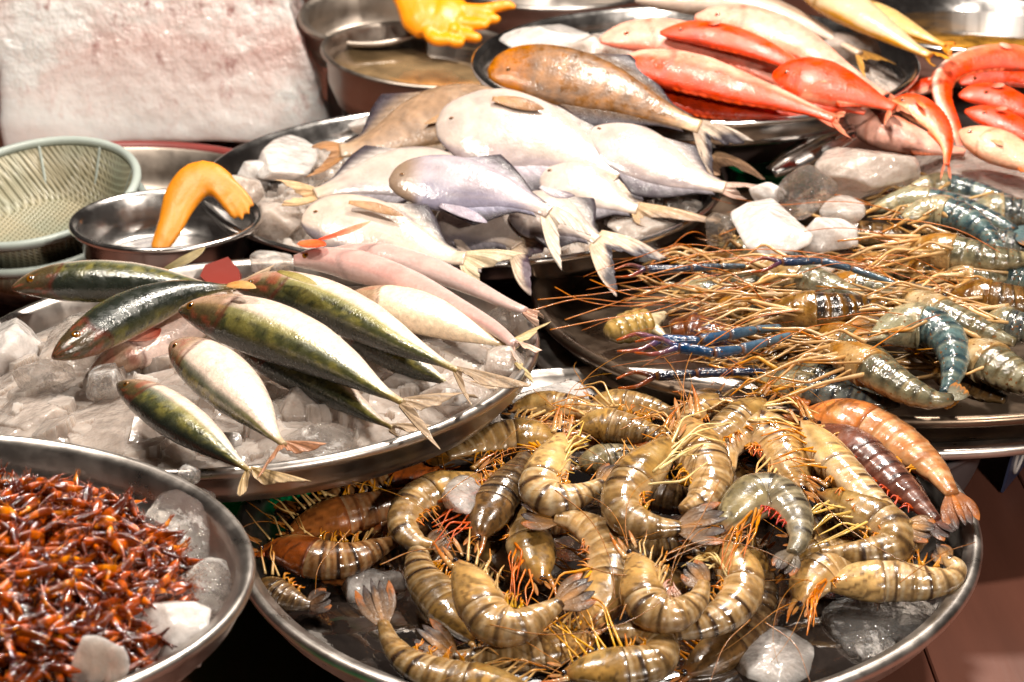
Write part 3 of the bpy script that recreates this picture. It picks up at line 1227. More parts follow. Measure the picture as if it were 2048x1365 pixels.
# melt water lying in the prawn tray
t = TR['prawn']
mbx = MB()
lathe(mbx, np.array(t[:3]), unit([t[4], t[5], 1.0]), [(0, -.0265), (.08, -.0265), (.15, -.0265), (t[3] * .905, -.0265), (t[3] * .905, -.0285), (0, -.0285)], 96)
tag(mbx.build('melt_water', MAT['melt'], origin=np.array(t[:3])), kind='structure')


# ------------------------------------------------------------------ gloves and other odds
def remesh(o, size):
    md = o.modifiers.new('remesh', 'REMESH')
    md.mode = 'VOXEL'
    md.voxel_size = size
    md.use_smooth_shade = True
    sd = o.modifiers.new('smooth', 'SMOOTH')
    sd.factor = .5
    sd.iterations = 6


def blob(mb, plane, pts, w, prof, k, lift=None, n=26):
    s = Spine(plane, pts, w, prof, k, n, lift=lift)
    s.skin(mb, 0, lambda S, U, V: np.ones(S.shape + (3,)) * .5, 18)


def gloves():
    pl = item_plane('pomfret', (410, 400), .022, 38)
    mb = MB()
    pr = [(0, .42), (.05, .55), (.3, .78), (.5, 1), (.7, 1), (.88, .85), (1, .6)]
    blob(mb, pl, [(316, 500), (340, 455), (365, 395), (398, 358), (436, 368), (460, 392)], 38, pr, .42)
    blob(mb, pl, [(305, 498), (318, 498), (332, 500)], 9, [(0, .6), (.5, 1), (1, .6)], .9)
    fg = [(0, 1), (.6, .85), (.9, .62), (1, .25)]
    for q in ([(440, 355), (468, 372), (492, 395), (507, 412)], [(440, 368), (468, 390), (488, 412), (498, 428)], [(438, 378), (462, 400), (478, 422), (484, 438)], [(430, 384), (450, 406), (464, 426), (470, 436)]):
        blob(mb, pl, q, 11.5, fg, .8, lift=[(0, .002), (1, -.002)])
    o = mb.build('rubber_glove', MAT['glove'], origin=pl.p)
    remesh(o, .0016)
    tag(o, 'yellow orange rubber glove hung over the pomfret tray edge', 'glove', 'rubber gloves')
    pl = item_plane('water', (900, 60), .010, 40)
    mb = MB()
    blob(mb, pl, [(800, -50), (838, 10), (866, 62)], 52, [(0, .7), (.4, .8), (.8, 1), (1, .7)], .5)
    blob(mb, pl, [(850, 20), (890, 40), (925, 60)], 56, [(0, .6), (.4, 1), (.8, .9), (1, .5)], .45)
    fg = [(0, 1), (.6, .95), (.9, .8), (1, .35)]
    for a in ([(900, 20), (960, 28), (1012, 22), (1030, 28)], [(910, 50), (950, 58), (978, 62)], [(905, 70), (940, 82), (962, 92)],
              [(890, 75), (908, 92), (928, 100)], [(895, 45), (905, 66), (912, 78)], [(850, 60), (868, 86), (905, 94)], [(930, 30), (975, 46), (1000, 52)]):
        blob(mb, pl, a, 13.5, fg, .9, lift=[(0, .004), (1, .012)])
    o = mb.build('rubber_glove', MAT['glove2'], origin=pl.p)
    remesh(o, .0018)
    tag(o, 'bright orange rubber glove with curled fingers in the water basin', 'glove', 'rubber gloves')


gloves()


def solid_strip(name, plane, pts, w, prof, k, mat, label, cat, n=40, origin=None):
    mb = MB()
    blob(mb, plane, pts, w, prof, k, n=n)
    o = mb.build(name, MAT[mat], origin=plane.p)
    return tag(o, label, cat)


# steel scoop lying beneath the red fish
def scoop():
    pl = item_plane('river', (1620, 310), .040, 30)
    mb = MB()
    s = Spine(pl, [(1542, 345), (1590, 318), (1640, 292), (1690, 270), (1712, 268)], 30, [(0, .45), (.2, .9), (.6, 1), (.9, .7), (1, .4)], .5, 40)
    ph = np.linspace(math.radians(-20), math.radians(200), 18)
    outer = s.P[:, None, :] + np.cos(ph)[None, :, None] * s.A[:, None, None] * s.D[:, None, :] + np.sin(ph)[None, :, None] * s.Th[:, None, None] * pl.n
    inner = s.P[:, None, :] + (outer - s.P[:, None, :]) * .94
    rings = np.concatenate([outer, inner[:, ::-1, :]], 1)
    v, f = ring_mesh(rings)
    mb.add(v, f)
    tag(mb.build('steel_scoop', MAT['polished'], origin=pl.p), 'shiny curved steel scoop lying between red fish and ice', 'scoop')


scoop()

# red plastic piece behind the back mackerel
pl = item_plane('mackerel', (440, 540), .000, 50)
mb = MB()
pts = [(410, 530), (456, 514), (478, 540), (482, 566), (420, 572), (400, 552)]
a = pl.hits(pts)
b = a - pl.n * .012
v = np.concatenate([a, b])
n_ = len(pts)
mb.add(v, [tuple(range(n_))[::-1], tuple(range(n_, 2 * n_))] + [(i, (i + 1) % n_, n_ + (i + 1) % n_, n_ + i) for i in range(n_)])
tag(mb.build('plastic_scrap', MAT['red_plastic'], origin=pl.p, smooth=False), 'red orange plastic piece behind the backmost mackerel tail', 'plastic piece')

# green plastic baskets showing between the trays at the right
def green_thing(px, py, z, r0, r1, h, label):
    c = Plane([0, 0, z], [0, 0, 1]).hit(px, py)
    c[2] = .0005
    mb = MB()
    lathe(mb, c, [0, 0, 1], [(0, 0), (r0, 0), (r0 + (r1 - r0) * .5, h * .5), (r1, h - .004), (r1 + .003, h - .002), (r1 + .002, h), (r1 - .004, h), (0, h - .006)], 48)
    tag(mb.build('green_tub', MAT['green'], origin=c), label, 'tub', 'green baskets under the trays')


green_thing(1545, 372, .11, .035, .046, .135, 'bright green tub seen between the pomfret tray and the steel scoop')


# price board at the right edge
def board():
    P = Plane([0, 0, .001], [0, 0, 1]).hit
    a = P(2006, 986)
    b = P(2092, 880)
    up = unit(np.array([.16, .0, 1.0])) * .062
    d = unit(np.cross(b - a, up))
    if d[0] < 0:
        d = -d
    q = np.array([a, b, b + up, a + up])
    v = np.concatenate([q, q - d * .002])
    root = thing('price_board', (a + b) / 2, 'dark blue lettered board standing at the right edge', 'sign')
    mb = MB()
    mb.add(v, [(0, 1, 2, 3), (7, 6, 5, 4), (0, 4, 5, 1), (1, 5, 6, 2), (2, 6, 7, 3), (3, 7, 4, 0)])
    mb.build('panel', MAT['blue_sign'], root, smooth=False)
    ex, ey = b - a, up
    at = lambda u, w: a + ex * (u - .05) + ey * (w - .12) + d * .0008
    for path in ([(.30, .95), (.17, .75), (.15, .45), (.22, .28), (.32, .40), (.36, .70), (.36, .95)], [(.52, .95), (.50, .42)], [(.52, .92), (.66, .48), (.70, .92)]):
        mb = MB()
        tube(mb, [at(*p) for p in path], .0016, n=24)
        mb.build('letter', MAT['letter'], root)


board()


# ------------------------------------------------------------------ fish
P_MACK = [(0, .10), (.04, .36), (.10, .60), (.2, .85), (.33, .99), (.42, 1), (.55, .92), (.7, .68), (.84, .36), (.94, .15), (1, .12)]
P_POMF = [(0, .14), (.02, .34), (.06, .56), (.13, .77), (.22, .93), (.32, 1), (.42, .98), (.55, .84), (.68, .62), (.80, .40), (.89, .27), (.96, .22), (1, .22)]
P_RED = [(0, .14), (.05, .45), (.12, .72), (.25, .96), (.38, 1), (.55, .82), (.75, .50), (.9, .26), (1, .20)]
P_SLIM = [(0, .35), (.08, .7), (.25, 1), (.5, .92), (.8, .55), (1, .3)]


def leaf_fin(root, name, plane, pts, w, col0, col1, k=.08, prof=LEAF, n=22, lift=None, edge=None, mat='fin'):
    s = Spine(plane, pts, w, prof, k, n, lift=lift)
    sd = rng.randint(0, 9999)

    def cf(S, U, V):
        t = np.clip(S + .25 * np.abs(U) - .1, 0, 1)
        c = mixc(col0, col1, t)
        ray_ = .5 + .5 * np.sin(U * 26 + S * 3)
        c = c * (.72 + .4 * ray_)[..., None]
        if edge is not None:
            c = mixc(c, edge, sm(S + .15 * nz(S, U, 8, 9, sd), .62, .9))
        return c
    mb = MB()
    s.skin(mb, 0, cf, 24)
    o = mb.build(name, MAT[mat], root)
    return o


def forked_tail(root, plane, base_pts, tips, w, col0, col1, edge=None, lift=.0, notch=.16, power=1.9):
    """a forked tail fin: one ribbed membrane spreading from the tail root to two tips"""
    sd = rng.randint(0, 9999)
    b = np.array(base_pts, float)
    tips = [np.array(q, float) for q in tips]
    if len(tips) == 1:
        d = tips[0] - b
        nr = np.array([-d[1], d[0]]) * .16
        tips = [tips[0] + nr, tips[0] - nr]
        notch = .7
    d0, d1 = tips[0] - b, tips[1] - b
    L0, L1 = np.linalg.norm(d0), np.linalg.norm(d1)
    u0, u1 = d0 / L0, d1 / L1
    ax = unit(u0 + u1)
    nr = np.array([-ax[1], ax[0]])
    if nr @ u1 < nr @ u0:
        nr = -nr
    NA, NT = 41, 20
    aa = np.linspace(-1, 1, NA)
    tt = np.linspace(0, 1, NT)
    top = np.zeros((NT, NA, 3))
    cols = np.zeros((NT, NA, 3))
    wv = random.Random(sd)
    k1, k2 = wv.uniform(0, 6), wv.uniform(1.5, 3)
    for j, a_ in enumerate(aa):
        m = (a_ + 1) / 2
        dr = unit(u0 * (1 - m) + u1 * m)
        full = L0 * (1 - m) + L1 * m
        Ln = full * (notch + (1 - notch) * abs(a_) ** power) * (1 + .03 * math.sin(j * 2.1 + sd) + .035 * math.sin(j * 5.3 + sd * 2))
        for i, t_ in enumerate(tt):
            st = b - ax * 6 + nr * a_ * w * .5
            # the outer edges sweep out in a curve
            p = st + (dr * Ln * t_ + nr * a_ * w * .25 * math.sin(math.pi * t_))
            z = lift * (1 - t_) + .0034 * math.sin(a_ * k2 * 2 + k1) * t_ + .0008 * math.sin(a_ * 19 + k1) * t_ - .0012 * t_
            top[i, j] = plane.hit(*p) + plane.n * z
            c = np.array(col0) * (1 - t_) + np.array(col1) * t_
            c = c * (.42 + .68 * (.5 + .5 * math.sin(a_ * 52 + t_ * 2)) ** .7) * (.75 + .3 * t_)
            if edge is not None:
                e = min(1, max(0, (t_ * 1.15 + .12 * math.sin(a_ * 7 + sd) - .62) / .28)) * (1 - .55 * (abs(a_) > .86))
                c = c * (1 - e) + np.array(edge) * e
            cols[i, j] = c
    th = .0005
    thk = np.linspace(1.6, .35, NT)[:, None, None] * th
    bot = top - plane.n * thk * 2
    v = np.concatenate([top.reshape(-1, 3), bot.reshape(-1, 3)])
    f = []
    n = NA * NT
    for i in range(NT - 1):
        for j in range(NA - 1):
            q = i * NA + j
            f.append((q, q + 1, q + NA + 1, q + NA))
            f.append((n + q, n + q + NA, n + q + NA + 1, n + q + 1))
    rim = [j for j in range(NA)] + [i * NA + NA - 1 for i in range(1, NT)] + [(NT - 1) * NA + j for j in range(NA - 2, -1, -1)] + [i * NA for i in range(NT - 2, 0, -1)]
    for q, r_ in zip(rim, rim[1:] + rim[:1]):
        f.append((q, n + q, n + r_, r_))
    mb = MB()
    c = cols.reshape(-1, 3)
    mb.add(v, f, np.concatenate([c, c]))
    return mb.build('tail_fin', MAT['fin'], root)


def edge_fin(root, name, s, right, s0, s1, H, sweep=.8, col0=(.5, .4, .35), col1=(.1, .08, .09), power=1.5, spiky=0, n=26, rise=.35):
    """a fin standing along the edge of the body between s0 and s1, H pixels high at its front, swept back"""
    dirn = 1.0 if right else -1.0
    NT = 7
    g0, cols = [], []
    d_ = (s.P[len(s.P) // 2] - CAM) @ FW
    for i, a_ in enumerate(np.linspace(0, 1, n)):
        P, T, D, A, Th, q = s.at(s0 + (s1 - s0) * a_)
        base = P + D * dirn * A * .90
        hh = H * d_ / F * (max(.16, (1 - a_) ** power) * min(1, (a_ + .02) / .10))
        if spiky:
            hh *= 1 - .35 * (i % 2)
        row = []
        for j, t_ in enumerate(np.linspace(0, 1, NT)):
            row.append(base + D * dirn * hh * t_ * .8 + T * hh * sweep * t_ + s.pl.n * (Th * rise * (1 - t_) - .0008 * t_))
            c = mixc(np.array(col0), col1, np.array(sm(np.array(t_ + .25 * (1 - a_) - .2), .1, .8)))
            cols.append(c * (.75 + .35 * (i % 3) / 2))
        g0.append(row)
    top = np.array(g0)
    bot = top - s.pl.n * .0007
    v = np.concatenate([top.reshape(-1, 3), bot.reshape(-1, 3)])
    m = n * NT
    f = []
    for i in range(n - 1):
        for j in range(NT - 1):
            q = i * NT + j
            f.append((q, q + 1, q + NT + 1, q + NT))
            f.append((m + q, m + q + NT, m + q + NT + 1, m + q + 1))
    rim = [j for j in range(NT)] + [i * NT + NT - 1 for i in range(1, n)] + [(n - 1) * NT + j for j in range(NT - 2, -1, -1)] + [i * NT for i in range(n - 2, 0, -1)]
    for q, r_ in zip(rim, rim[1:] + rim[:1]):
        f.append((q, m + q, m + r_, r_))
    mb = MB()
    c = np.array(cols).reshape(-1, 3)
    mb.add(v, f, np.concatenate([c, c]))
    return mb.build(name, MAT['fin'], root)


def eye_part(root, s, at, phi, r_px, iris, ring):
    P = s.pt(at, math.radians(phi), .97)
    d = (P - CAM) @ FW
    r = r_px * d / F
    A = unit(P - s.at(at)[0])
    mb = MB()
    th = np.linspace(0, math.pi / 2, 7)
    a, b, n = frame(A)
    ph = np.linspace(0, 2 * math.pi, 18, endpoint=False)
    rings, cols = [], []
    for t_ in th[::-1]:
        rings.append(P + A * (r * .45 * math.cos(t_)) + r * math.sin(t_) * (np.cos(ph)[:, None] * a + np.sin(ph)[:, None] * b))
        cols.append(np.tile(np.array(ring if math.sin(t_) > .78 else iris), (18, 1)))
    v, f = ring_mesh(np.array(rings), False)
    mb.add(v, f, np.concatenate(cols))
    e = mb.build('eye', MAT['eye'], root)
    mb = MB()
    rings = []
    for t_ in (1.1, .7, .3, .01):
        rings.append(P + A * (r * .45 * math.cos(t_ * .6) + r * .03) + r * .5 * math.sin(t_) * (np.cos(ph)[:, None] * a + np.sin(ph)[:, None] * b))
    v, f = ring_mesh(np.array(rings), False)
    mb.add(v, f, np.array((.004, .004, .005)))
    mb.build('pupil', MAT['eye'], e)


def col_mackerel(seed, tone=1.0, warm=0.0, bnd=0.0, belly=(.74, .60, .50)):
    def cf(S, U, V):
        wv = 1.3 * nz(S, V, 46, 7, seed) + .5 * np.sin(S * 95 + 4 * nz(S, V, 9, 9, seed + 3))
        U2 = U + .05 * nz(S, V, 12, 3, seed + 5) + bnd
        back = mixc((.055, .058, .022), (.15, .135, .035), sm(wv, -.2, .55))
        back = mixc(back, (.018, .022, .016), sm(U2, .55, .95))
        side = mixc((.30, .27, .10), (.17, .18, .13), sm(nz(S, V, 6, 14, seed + 2), -.5, .5))
        c = mixc(np.array(belly) + 0 * S[..., None], side, sm(U2, -.12, .10))
        streak = .5 + .5 * np.sin(U2 * 40)
        c = c * (1 - .16 * (streak * sm(U2, -.30, 0) * (1 - sm(U2, .1, .5)))[..., None])
        c = mixc(c, back, sm(U2, .12, .42))
        # a row of small dark spots along the side line
        spots = sm(np.sin(S * 150 + 3 * wv), .55, .9) * np.exp(-((U2 - .42) / .09) ** 2)
        c = mixc(c, (.012, .012, .010), spots * .9)
        # head plates, browner, with a dark gill line
        hd = 1 - sm(S + .02 * np.cos(V * 3), .17, .24)
        hc = mixc((.30, .17, .09), (.07, .045, .02), sm(U2, -.1, .35))
        hc = mixc(hc, (.34, .06, .03), .55 * sm(nz(S, V, 30, 9, seed + 8), .25, .7))
        c = mixc(c, hc, hd * .85)
        gl = np.exp(-((S + .025 * np.cos(V * 3) - .215) / .010) ** 2)
        c = mixc(c, (.10, .02, .012), gl * .8)
        c = mixc(c, (.30, .20, .06), sm(S, .88, 1.0) * .7)
        return c * tone + np.array([.05, .01, 0]) * warm
    return cf


def col_pomfret(seed, base=(.66, .59, .55), back=(.25, .23, .26), tip=(.66, .50, .36), bnd=.0, face=None, mot=.0):
    def cf(S, U, V):
        n_ = nz(S, V, 9, 5, seed)
        c = mixc(np.array(base) + 0 * S[..., None], back, sm(U + .18 * n_ + bnd, .45, 1.0))
        c = mixc(c, back, sm(-U + .15 * n_ - .15, .68, 1.0) * .8)
        lat = np.exp(-((U - .25 - .35 * np.sin(S * 3)) / .035) ** 2) * sm(S, .2, .35)
        c = mixc(c, np.array(base) * .75, lat * .5)
        c = c * (1 - .16 * sm(nz(S, V, 16, 9, seed + 7), .1, .9))[..., None] * np.array([1, .96, .93])
        if mot:
            c = c * (1 + mot * nz(S, V, 40, 16, seed + 3))[..., None]
        if face is not None:
            c = mixc(c, face, (1 - sm(S, .10, .24)))
        c = mixc(c, np.array(base) * .82, np.exp(-((S + .03 * np.cos(V * 2) - .22) / .012) ** 2) * .6)
        c = mixc(c, tip, sm(S, .80, 1.0) * .55)
        return c
    return cf


def col_red(seed, a=(.62, .035, .012), b=(.80, .48, .36), bnd=.0, back=(.55, .02, .008)):
    def cf(S, U, V):
        n_ = nz(S, V, 10, 6, seed) + .35 * nz(S, V, 34, 15, seed + 4)
        c = mixc(np.array(b) + 0 * S[..., None], a, sm(U + .2 * n_ + bnd, -.25, .35))
        c = mixc(c, back, sm(U + .1 * n_ + bnd, .6, 1.0))
        gl = np.exp(-((S + .03 * np.cos(V * 2.5) - .24) / .012) ** 2)
        c = mixc(c, np.array(a) * .5, gl * .7)
        c = mixc(c, a, sm(S, .84, 1.0) * .5)
        return c
    return cf


def fish(name, label, cat, group, tray_, pts, w, prof, k, h, tilt, phi0, colf, mat, tips=(), tail_w=15, tail_col=((.45, .30, .12), (.55, .38, .18)),
         tail_edge=None, eye=None, fins=(), lean=0.0, lift=None, iris=(.12, .06, .025), ring=(.20, .09, .035), tail_root=None, edges=()):
    mid = pts[len(pts) // 2]
    pl = item_plane(tray_, mid, h, tilt, lean)
    s = Spine(pl, pts, w, prof, k, 84, lift=lift)
    root = thing(name, pl.p - np.array([0, 0, s.Th.max() * .8]), label, cat, group)
    mb = MB()
    s.skin(mb, math.radians(phi0), colf, 40)
    mb.build('body', MAT[mat], root)
    if tips:
        forked_tail(root, pl, tail_root or pts[-1], list(tips), tail_w, tail_col[0], tail_col[1], tail_edge, lift=lift[-1][1] if lift else 0.0, notch=.34 if k < .3 else .16, power=1.3 if k < .3 else 1.9)
    for e_ in edges:
        edge_fin(root, e_[0], s, *e_[1:])
    if eye:
        eye_part(root, s, eye[0], eye[1], eye[2], iris, ring)
    for fn in fins:
        leaf_fin(root, fn[0], pl, fn[1], fn[2], fn[3], fn[4], lift=fn[5] if len(fn) > 5 else None, edge=fn[6] if len(fn) > 6 else None)
    return root


GM = 'mackerel laid over the ice tray'
OL = (.40, .27, .09)
OT = ((.34, .235, .14), (.42, .31, .22))


def mack(label, pts, w, h, phi0, tips, seed, tilt=8, eye=None, k=.78, fins=(), tail_w=14, tcol=OT, lift=None, tone=1.0, bnd=0.0, belly=(.74, .60, .50), name='mackerel', prof=P_MACK, mat='mackerel', colf=None, root=None):
    return fish(name, label, 'fish', GM, 'mackerel', pts, w, prof, k, h, tilt, phi0, colf or col_mackerel(seed, tone, 0, bnd, belly), mat, tips, tail_w, tcol, eye=eye, fins=fins, lift=lift, tail_root=root)


mack('dark mackerel at the very back left, showing its olive back', [(24, 578), (90, 566), (190, 563), (300, 566), (390, 574), (460, 580)], 43, .022, 18,
     [(520, 560), (510, 600)], 1, eye=(.09, 62, 9), tone=.95, fins=[('dorsal_fin', [(330, 548), (372, 538), (414, 522)], 9, (.12, .10, .05), (.30, .24, .14), [(0, .004), (1, .012)])])
mack('dark mackerel with its head pointing down left, over a pale fish', [(106, 716), (160, 686), (235, 640), (315, 604), (390, 582), (470, 574)], 47, .034, 62,
     [(560, 520), (545, 556)], 2, eye=(.13, 78, 10), tone=.85, bnd=.12, tail_w=8)
mack('pale bellied mackerel with open pink jaw, half under the dark one', [(181, 750), (230, 726), (300, 690), (370, 655), (440, 625), (520, 605)], 46, .006, -60,
     [(600, 600)], 3, eye=None, bnd=-.75, belly=(.80, .62, .55),
     fins=[('jaw', [(190, 722), (220, 706), (262, 690), (300, 672)], 15, (.55, .20, .15), (.60, .34, .28), [(0, .012), (1, .016)]),
           ('gill_cover', [(250, 715), (290, 700), (325, 688)], 22, (.60, .36, .28), (.45, .10, .07), [(0, .016), (1, .014)])])
mack('small green mackerel lying under the biggest one, middle front', [(480, 700), (560, 728), (630, 762), (700, 805), (750, 838), (785, 856)], 40, .004, -5,
     [(880, 858), (830, 880)], 4, bnd=.05)
mack('green mackerel mostly hidden under two others, right of centre', [(680, 660), (760, 695), (830, 735), (880, 760), (905, 772)], 34, .004, 5,
     [(965, 795), (1040, 770)], 5)
mack('slim pale mackerel with a yellow forked tail at the right rim', [(700, 590), (790, 612), (880, 640), (960, 672), (1015, 694)], 44, .010, -85,
     [(1105, 655), (1075, 765)], 6, bnd=-.75, belly=(.80, .66, .48), tcol=((.50, .37, .17), (.55, .43, .25)))
mack('green and silver mackerel, second longest, behind the biggest one', [(472, 576), (550, 578), (640, 604), (730, 645), (810, 690), (875, 722), (915, 742)], 49, .030, -12,
     [(952, 812), (1062, 778)], 7, eye=(.07, 60, 7), fins=[('pectoral_fin', [(562, 600), (600, 614), (640, 634)], 8, (.20, .16, .05), (.36, .30, .14), [(0, .024), (1, .026)])])
mack('biggest mackerel, green flank and pale belly, centre of the tray', [(360, 620), (430, 630), (520, 655), (610, 692), (690, 736), (755, 778), (806, 806)], 60, .034, -22,
     [(890, 885), (928, 798)], 8, eye=(.065, 58, 10), tail_w=16, fins=[('pectoral_fin', [(462, 640), (490, 642), (520, 652)], 10, (.40, .20, .08), (.45, .28, .12), [(0, .028), (1, .030)])])
mack('small silver mackerel with big pale belly and red tail, front', [(344, 688), (395, 718), (450, 762), (505, 818), (545, 868), (568, 890)], 58, .030, -52,
     [(524, 950), (650, 892)], 9, eye=(.11, 50, 7), tcol=((.45, .22, .12), (.40, .20, .12)), tail_w=14)
mack('small spotted green mackerel nearest the front rim', [(236, 768), (295, 798), (360, 842), (420, 884), (470, 922), (500, 942)], 45, .018, 2,
     [(484, 990), (620, 978)], 10, eye=(.10, 64, 7), tcol=((.44, .30, .13), (.48, .35, .22)), tail_w=15)

PK = ((.70, .42, .32), (.72, .50, .40))
fish('pink_goatfish', 'pink fish with red gills at the back of the mackerel tray', 'fish', None, 'mackerel', [(588, 522), (650, 520), (740, 540), (830, 575), (910, 615), (985, 655), (1030, 690)], 33, P_SLIM, .75, .022, 8, 60,
     col_red(31, (.78, .58, .54), (.82, .72, .68), back=(.74, .46, .42)), 'pale', [(1085, 700), (1040, 720)], 12, PK, eye=(.05, 60, 7),
     fins=[('gill_cover', [(600, 515), (625, 520), (655, 528)], 11, (.70, .20, .10), (.66, .10, .06), [(0, .013), (1, .016)]),
           ('pectoral_fin', [(640, 512), (690, 503), (745, 488)], 6, (.62, .07, .05), (.70, .32, .22), [(0, .014), (1, .02)])])
fish('pink_goatfish', 'pale pink striped fish lying behind the red gilled one', 'fish', None, 'mackerel', [(660, 506), (760, 512), (850, 535), (940, 572), (1010, 606), (1050, 622)], 27, P_SLIM, .7, .016, 8, 70,
     col_red(32, (.78, .60, .56), (.82, .72, .68), back=(.74, .50, .46)), 'pale', [(1090, 640)], 9, PK)

# ---- pomfret
GP = 'pomfret piled on the middle tray'
PT = ((.80, .62, .44), (.70, .56, .48))
DK = (.035, .028, .035)


def pomf(label, pts, w, h, seed, tips, phi0=180, tilt=26, k=.25, base=(.68, .60, .56), back=(.25, .225, .25), eye=None, fins=(), tail_w=20, edge=DK, tcol=PT, lift=None, mat='pale', face=None, mot=.0, bnd=.0, tray_='pomfret', name='pomfret', prof=P_POMF, root=None, lean=0):
    f0 = np.array(back) * .9
    edges = [('dorsal_fin', phi0 == 0, .34, .92, w * .80, 1.5, f0, np.array(DK) * 1.2, 1.15), ('anal_fin', phi0 != 0, .38, .92, w * .85, 1.5, np.array(base) * .6, np.array(DK) * 1.2, 1.15)]
    if eye is None:
        eye = (.085, 78 if phi0 == 180 else 102, 5)
    return fish(name, label, 'fish', GP, tray_, pts, w * 1.02, prof, k, h, tilt, phi0, col_pomfret(seed, base, back, bnd=bnd, face=face, mot=mot), mat, tips, tail_w * 1.9, tcol, edge, eye, fins, lift=lift, tail_root=root, lean=lean, edges=edges)


BR = (.30, .155, .065)
pomf('tan pomfret at the back left with its tail to the left', [(1010, 196), (930, 222), (850, 246), (770, 280), (710, 298), (680, 302)], 62, .030, 41, [(618, 300), (604, 342)], 180, 30,
     base=(.40, .285, .205), back=(.24, .16, .10), tcol=((.50, .26, .12), (.40, .22, .12)), edge=None, tail_w=14, mot=.25, mat='pale',
     fins=[('pectoral_fin', [(950, 226), (905, 244), (850, 266)], 9, (.22, .12, .06), (.36, .22, .12), [(0, .012), (1, .012)])], eye=(.1, 95, 7))
pomf('pale pomfret pointing its tail left, under the blue sheened one', [(930, 350), (860, 346), (780, 352), (710, 366), (660, 380), (630, 388)], 54, .026, 42, [(545, 372), (556, 402)], 180, 24,
     tcol=((.74, .50, .28), (.70, .48, .30)), edge=None, tail_w=11)
pomf('brown blotched fish mostly hidden beneath the topmost brown pomfret', [(1180, 250), (1260, 268), (1340, 290), (1400, 310), (1425, 320)], 40, .030, 43, [(1450, 345), (1530, 372)], 180, 20,
     base=(.42, .24, .14), back=(.22, .12, .07), mat='brown', mot=.3, tcol=((.5, .32, .2), (.35, .22, .15)), edge=None)
pomf('pinkish pomfret at the right with tail over the green tub', [(1170, 262), (1250, 296), (1330, 338), (1400, 364), (1450, 376)], 56, .032, 44, [(1560, 386), (1500, 384)], 0, 26,
     base=(.70, .60, .57), tcol=((.60, .40, .32), (.42, .30, .25)), edge=None, tail_w=11,)
pomf('pale pomfret half covered at the right, brown edged tail over the rim', [(1080, 352), (1150, 366), (1205, 392), (1250, 412), (1275, 418)], 52, .016, 45, [(1440, 452), (1295, 448)], 0, 26,
     tcol=((.66, .46, .26), (.34, .24, .18)), edge=None, tail_w=13,)
pomf('big pale pomfret in the centre with a brown breast fin', [(872, 262), (930, 258), (1010, 262), (1090, 282), (1160, 312), (1212, 338), (1240, 352)], 84, .050, 46, [(1302, 402), (1382, 398)], 0, 30,
     back=(.46, .40, .45), tail_w=17, bnd=-.1,
     fins=[('pectoral_fin', [(985, 222), (1030, 228), (1088, 240)], 13, (.36, .20, .10), (.16, .08, .04), [(0, .016), (1, .014)])])
pomf('pomfret under the others whose ragged fork hangs over the front rim', [(880, 420), (940, 440), (1000, 468), (1035, 492)], 62, .016, 47, [(1078, 572), (1130, 500)], 0, 24,
     tail_w=24, edge=(.10, .07, .09), fins=[('anal_fin', [(910, 480), (940, 520), (962, 545)], 12, (.62, .5, .42), (.20, .16, .16), [(0, .004), (1, .0)])])
pomf('pomfret at front right, broad black edged fork over the rim', [(1020, 420), (1090, 432), (1150, 456), (1195, 480)], 50, .022, 48, [(1325, 530), (1252, 578)], 0, 24, tail_w=22)
pomf('pomfret with blue purple sheen lying on top at the front', [(778, 366), (840, 362), (920, 370), (1000, 386), (1060, 408), (1098, 426)], 56, .052, 49, [(1140, 535), (1172, 478)], 0, 30,
     base=(.55, .50, .56), back=(.30, .29, .38), tail_w=19, face=(.33, .24, .18), eye=None, bnd=.32, edge=None, tcol=((.82, .68, .52), (.62, .54, .48)),
     fins=[('anal_fin', [(880, 420), (930, 434), (975, 452)], 11, (.28, .24, .28), (.34, .30, .36), [(0, .006), (1, .004)]),
           ('dorsal_fin', [(1080, 380), (1110, 392), (1150, 395)], 9, (.5, .44, .46), (.08, .06, .08), [(0, .004), (1, .002)])])
pomf('front pomfret, very pale, nose to the left above the mackerel', [(603, 440), (670, 442), (750, 462), (830, 492), (890, 512), (930, 518)], 62, .026, 50, [(1052, 524), (970, 575)], 0, 28,
     base=(.74, .64, .57), tail_w=15, edge=None, tcol=((.78, .62, .40), (.62, .50, .36)), eye=None,
     fins=[('pectoral_fin', [(700, 428), (750, 436), (808, 452)], 10, (.42, .25, .14), (.22, .12, .06), [(0, .014), (1, .012)])])
pomf('whole brown pomfret topmost at the back, leaning on the red snappers', [(976, 148), (1050, 140), (1140, 158), (1230, 186), (1310, 220), (1375, 246), (1400, 254)], 60, .082, 51, [(1500, 300), (1440, 352)], 0, 34,
     base=(.155, .085, .045), back=(.10, .055, .030), mat='brown', mot=.3, tail_w=15, tcol=((.55, .42, .32), (.60, .50, .42)), eye=(.09, 80, 5), face=(.26, .10, .03),)

# ---- red snappers and their neighbours
GR = 'red snappers on the bright tray'
RT_ = ((.72, .16, .08), (.74, .30, .20))


def s_mid(pts, w, up):
    q = catmull(pts, 60)
    i = 15
    d = unit(q[i + 8] - q[i])
    n_ = np.array([-d[1], d[0]]) * (-1 if up else 1)
    return [tuple(q[i] + n_ * w * .1), tuple(q[i] + d * w * .45 + n_ * w * .22), tuple(q[i] + d * w * .95 + n_ * w * .38)]


